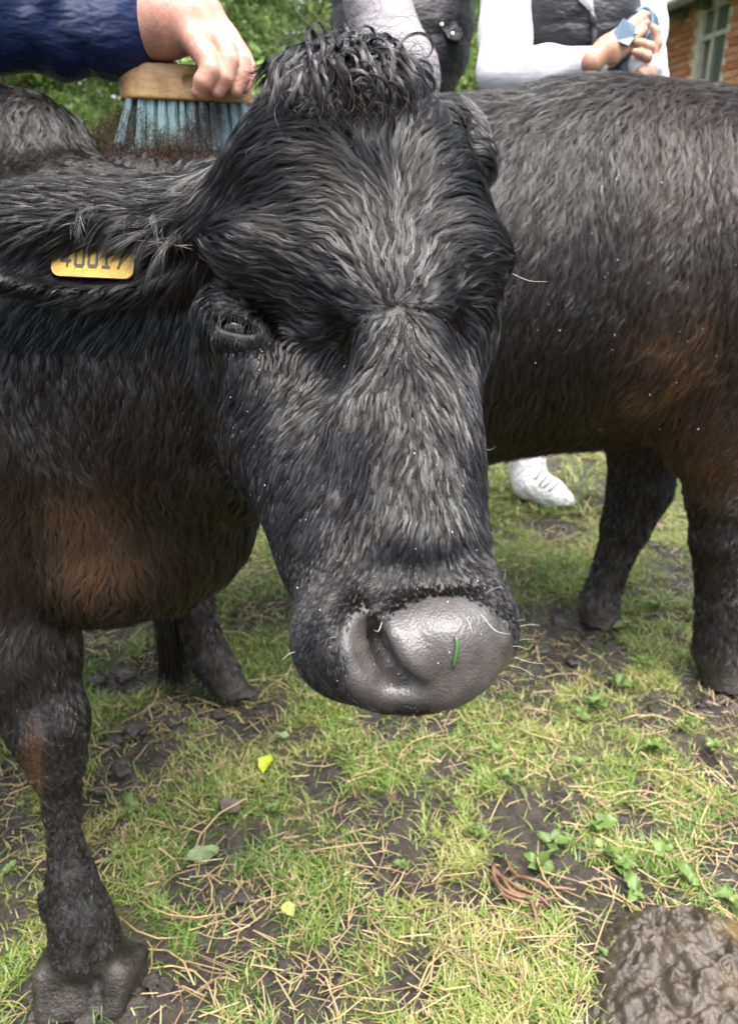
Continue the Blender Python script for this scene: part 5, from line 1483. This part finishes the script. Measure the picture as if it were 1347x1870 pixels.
for r in range(6):
    for c in range(46):
        s = smin_ + 0.12 + c * 0.16 + (0.08 if r % 2 else 0)
        if s > 3.6: continue
        t0 = r * 0.13 / 2.8 * 1.0; f0, f1 = r * 0.15, r * 0.15 + 0.19
        y0, y1 = 0.22 - f0 * 0.82, 0.22 - f1 * 0.82; z0, z1 = zE + 0.075 + f0 * 0.57, zE + 0.06 + f1 * 0.57
        if tileme is None:
            V = []
            for dz in (0.0, 0.014):
                V += [(-0.075, 0, dz), (0.075, 0, dz), (0.075, 0.19, dz), (-0.075, 0.19, dz)]
            tileme = bpy.data.meshes.new("roof_tile"); tileme.from_pydata(V, [], [(3, 2, 1, 0), (4, 5, 6, 7), (0, 1, 5, 4), (1, 2, 6, 5), (2, 3, 7, 6), (3, 0, 4, 7)]); tileme.materials.append(M_ROOF)
        o = bpy.data.objects.new("roof_tile", tileme); link(o)
        slope = Matrix.Rotation(math.atan2(0.57, 0.82), 4, 'X')
        o.parent = roof; o.matrix_parent_inverse = Matrix.Identity(4)
        mwx = Matrix.Translation(Vector(WPt(s, z0 + 0.004 * random.random(), y0))) @ rotm @ slope
        o.matrix_parent_inverse = Matrix.Translation(-Vector(bld.location)).inverted() @ Matrix.Translation(-Vector(bld.location)); o.matrix_world = mwx

# ================================================================== trees behind
M_BARK = simple("bark", (0.10, 0.075, 0.05), 0.9, 0.2, 0.6, 30, 0.3, 6)
M_LEAF = leaf_material("tree_leaf", [(0.0, (0.17, 0.25, 0.08)), (0.5, (0.27, 0.37, 0.125)), (1.0, (0.36, 0.46, 0.18))], 0.65, 0.7)
def tree(x, y, h, rad, seed, label, leaf=0.085, n=7000, z0=0.5):
    r2 = np.random.default_rng(seed)
    root = empty("tree", (x, y, 0), label, "tree", "trees along the far side of the paddock")
    V, F = tube([(x, y, -0.1), (x + r2.normal(0, .05), y, h * 0.3), (x + r2.normal(0, .15), y, h * 0.65), (x, y, h * 0.95)], [0.16, 0.12, 0.08, 0.02], 8)
    tr = mesh_from("trunk", V, F, M_BARK, root)
    cl = []
    for i in range(26):
        t = 0.08 + 0.9 * r2.random(); a = r2.random() * 6.28
        R = rad * (1.0 - 0.55 * t) * (0.55 + 0.45 * r2.random()); z = z0 + (h - z0) * t
        e = np.array([x + R * math.cos(a), y + R * math.sin(a), z - 0.25 * R * (0.5 if seed % 2 else -0.4)])
        cl.append((e, 0.35 + 0.35 * r2.random()))
        V, F = tube([(x, y, z - 0.15), ((x + e[0]) / 2, (y + e[1]) / 2, z + 0.1), tuple(e)], [0.035, 0.02, 0.008], 5); mesh_from("limb", V, F, M_BARK, root)
    cid = r2.integers(0, len(cl), n)
    ce = np.array([c[0] for c in cl])[cid]; cr = np.array([c[1] for c in cl])[cid]
    d = nrm(r2.normal(0, 1, (n, 3))); p = ce + d * (cr * r2.random(n) ** 0.45)[:, None] * np.array([1.15, 1.15, 0.75])
    p[:, 2] = np.maximum(p[:, 2], 0.15)
    a = nrm(r2.normal(0, 1, (n, 3)) + np.array([0, 0, -0.3])); b = nrm(np.cross(a, r2.normal(0, 1, (n, 3))))
    L = (leaf * (0.6 + 0.8 * r2.random(n)))[:, None]; W = L * 0.42
    V = np.stack([p - a * L * .5, p + b * W * .5 , p + a * L * .5, p - b * W * .5], 1).reshape(-1, 3)
    F = np.arange(n * 4).reshape(-1, 4)
    tint = np.clip(np.repeat(0.35 + 0.5 * (r2.random(len(cl))[cid] - 0.4) + r2.normal(0, 0.15, n), 4), 0, 1)
    mesh_from("crown", V, F, M_LEAF, root, smooth=False, attrs={"tint": tint})
tspec = [(-5.6, 9.0, 5.5, 1.9, "tree whose crown fills the gap left of the brush"), (-3.6, 8.3, 5.2, 1.8, "leafy tree behind the navy sleeve and the brush"), (-1.75, 8.0, 5.6, 1.9, "broad bright green tree seen between the hand and the forelock"),
         (-0.2, 8.6, 5.4, 1.8, "green tree standing behind the person in mauve"), (0.75, 8.2, 5.3, 1.3, "green tree seen between the two people behind the cows"), (1.7, 13.6, 6.0, 1.2, "tree by the far end of the brick building"),
         (-4.6, 11.5, 7.0, 2.3, "taller tree in the second row at far left"), (-2.6, 11.2, 7.2, 2.3, "taller tree in the second row behind the brush hand"), (-0.6, 11.4, 7.0, 2.3, "taller tree in the second row behind the forelock"), (1.2, 11.6, 7.0, 2.0, "taller tree in the second row right of centre"), (-6.5, 15.5, 9.0, 2.6, "tall pale tree of the third row at the far left"), (-3.4, 15.0, 9.0, 2.6, "tall pale tree of the third row behind the brush"), (-0.9, 15.2, 9.0, 2.6, "tall pale tree of the third row behind the topknot"), (3.2, 18.0, 8.5, 2.2, "tall tree rising behind the brick building")]
for i, (x, y, h, r, lab) in enumerate(tspec):
    tree(x, y, h, r, 200 + i, lab, 0.075 if y < 10 else 0.12, 30000 if y < 10 else 26000)

# ================================================================== small details on the near cow
# eye
ed = surf_depth(S1, 428, 570, 0.4)
M_EYE = M("cow_eye"); M_EYE.set(Base_Color=(0.006, 0.005, 0.006), Roughness=0.08, Specular_IOR_Level=0.5); M_EYE = M_EYE.m
ec = P(430, 598, ed + 0.0225)
sdf_mesh("eye", [Ell(ec, (0.016, 0.016, 0.013), None, 0.01)], 0.0022, M_EYE, cow1)
# eyelashes
nl = 20
lu = np.linspace(392, 470, nl); lv = 566 + (lu - 392) * 0.33
ld = surf_depth(S1, lu, lv, 0.4)
r0 = np.array([P(u, v, d - 0.001) for u, v, d in zip(lu, lv, ld)])
tt = np.linspace(0, 1, 6)
dn = -UP * 1.0 - FWD * 0.75 + RIGHT * rng.normal(-0.15, 0.35, nl)[:, None]
pts = r0[:, None, :] + dn[:, None, :] * (0.017 * (0.35 + 0.75 * rng.random(nl)))[:, None, None] * tt[None, :, None] - UP[None, None] * 0.006 * (tt ** 2)[None, :, None]
M_PALE = M("pale_hair"); M_PALE.set(Base_Color=(0.35, 0.34, 0.32), Roughness=0.35); M_PALE = M_PALE.m
M_GREYH = M("grey_lash"); M_GREYH.set(Base_Color=(0.05, 0.05, 0.05), Roughness=0.35); M_GREYH = M_GREYH.m
curves_object("eyelashes", pts, taper(nl, 6, 0.00013, 0.3), M_GREYH, cow1)
# whiskers: photo start, end, and the bow between
wh = [((945, 1145), (985, 1142), 3), ((946, 1170), (975, 1168), 2), ((940, 1200), (992, 1212), -3), ((930, 1215), (975, 1235), 4), ((940, 1135), (958, 1132), 1), ((877, 1121), (931, 1158), -12), ((885, 1085), (915, 1072), 3),
      ((700, 1126), (682, 1150), -14), ((585, 1175), (615, 1163), 3), ((640, 1280), (655, 1262), 2), ((375, 462), (240, 438), 5), ((378, 472), (330, 450), 4), ((376, 452), (325, 448), 2), ((935, 500), (1000, 514), -6), ((934, 465), (950, 452), 2),
      ((935, 1180), (962, 1186), 2), ((915, 1240), (938, 1256), 3), ((850, 1128), (862, 1155), 4), ((920, 1060), (925, 1030), 6), ((885, 820), (905, 815), -4), ((560, 1250), (545, 1275), 2), ((540, 1190), (515, 1205), 3)]
pts = []
for (u1, v1), (u2, v2), bow in wh:
    d1 = surf_depth(S1, u1, v1, 0.4)
    if d1 > 0.75: d1 = 0.60 if v1 > 900 else 0.68
    a, b = P(u1, v1, d1), P(u2, v2, d1 - 0.012)
    m = (a + b) / 2 + UP * px(a, bow)
    pts.append(smooth_path(np.array([a, m, b]), 9))
curves_object("whiskers", np.array(pts), taper(len(pts), 9, 0.00026, 0.35), M_PALE, cow1)
# rain drops caught in the coat
def droplets(name, shape, n, reg, parent, r0, r1, off):
    us, vs = reg(n); ds = surf_depth(shape, us, vs, 0.35)
    ok = ds < 2.2
    c = np.array([P(u, v, d) for u, v, d in zip(us[ok], vs[ok], ds[ok])]); g = shape.grad(c.astype(np.float32))
    c = c + g * off * (0.6 + 0.8 * rng.random(len(c)))[:, None]
    bm = bmesh.new(); bmesh.ops.create_icosphere(bm, subdivisions=1, radius=1.0)
    bv = np.array([v.co for v in bm.verts]); bf = np.array([[v.index for v in f.verts] for f in bm.faces]); bm.free()
    r = r0 + (r1 - r0) * rng.random(len(c)) ** 2
    V = (c[:, None, :] + bv[None] * r[:, None, None]).reshape(-1, 3)
    F = (bf[None] + (np.arange(len(c)) * len(bv))[:, None, None]).reshape(-1, 3)
    m = M("rain_drop"); m.set(Base_Color=(0.9, 0.93, 0.95), Roughness=0.05, Specular_IOR_Level=1.0, Transmission_Weight=0.35)
    o = mesh_from(name, V, F, m.m, parent); o["kind"] = "stuff"
droplets("rain_drops", S1, 130, lambda n: (rng.uniform(400, 930, n), rng.uniform(130, 1280, n)), cow1, 0.00025, 0.0006, 0.0045)
droplets("rain_drops", S2, 30, lambda n: (rng.uniform(950, 1340, n), rng.uniform(300, 800, n)), cow2, 0.0006, 0.0013, 0.016)
# crumbs of feed below the eye, a stem of grass on the nose
cr = []
M_CRUMB = simple("feed_crumb", (0.26, 0.18, 0.08), 0.7)
V = []; F = []
for k in range(8):
    u, v = 478 + rng.normal(0, 7), 660 + rng.normal(0, 11)
    c = P(u, v, surf_depth(S1, u, v, 0.4) - 0.004)
    r = 0.0006 + 0.0006 * rng.random(); b0 = len(V)
    for q in ((1, 0, 0), (-1, 0, 0), (0, 1, 0), (0, -1, 0), (0, 0, 1), (0, 0, -1)): V.append(c + np.array(q) * r * (0.7 + 0.6 * rng.random(3)))
    F += [(b0 + a, b0 + b, b0 + d) for a, b, d in ((0, 2, 4), (2, 1, 4), (1, 3, 4), (3, 0, 4), (2, 0, 5), (1, 2, 5), (3, 1, 5), (0, 3, 5))]
tag(mesh_from("feed_crumbs", V, F, M_CRUMB, None, smooth=False), "yellowish feed crumbs stuck below the cow's eye", "feed crumbs", kind="stuff")
gp = [(832, 1163), (834, 1180), (831, 1200), (827, 1220)]
gpts = np.array([P(u, v, surf_depth(S1, u, v, 0.4) - 0.0012) for u, v in gp])
V, F = tube(smooth_path(gpts, 8), [0.0012, 0.0014, 0.0014, 0.0014, 0.0013, 0.0012, 0.001, 0.0006], 6)
tag(mesh_from("grass_stem", V, F, simple("fresh_green", (0.05, 0.11, 0.03), 0.4)), "short green grass stem stuck on the cow's wet nose", "grass stem")
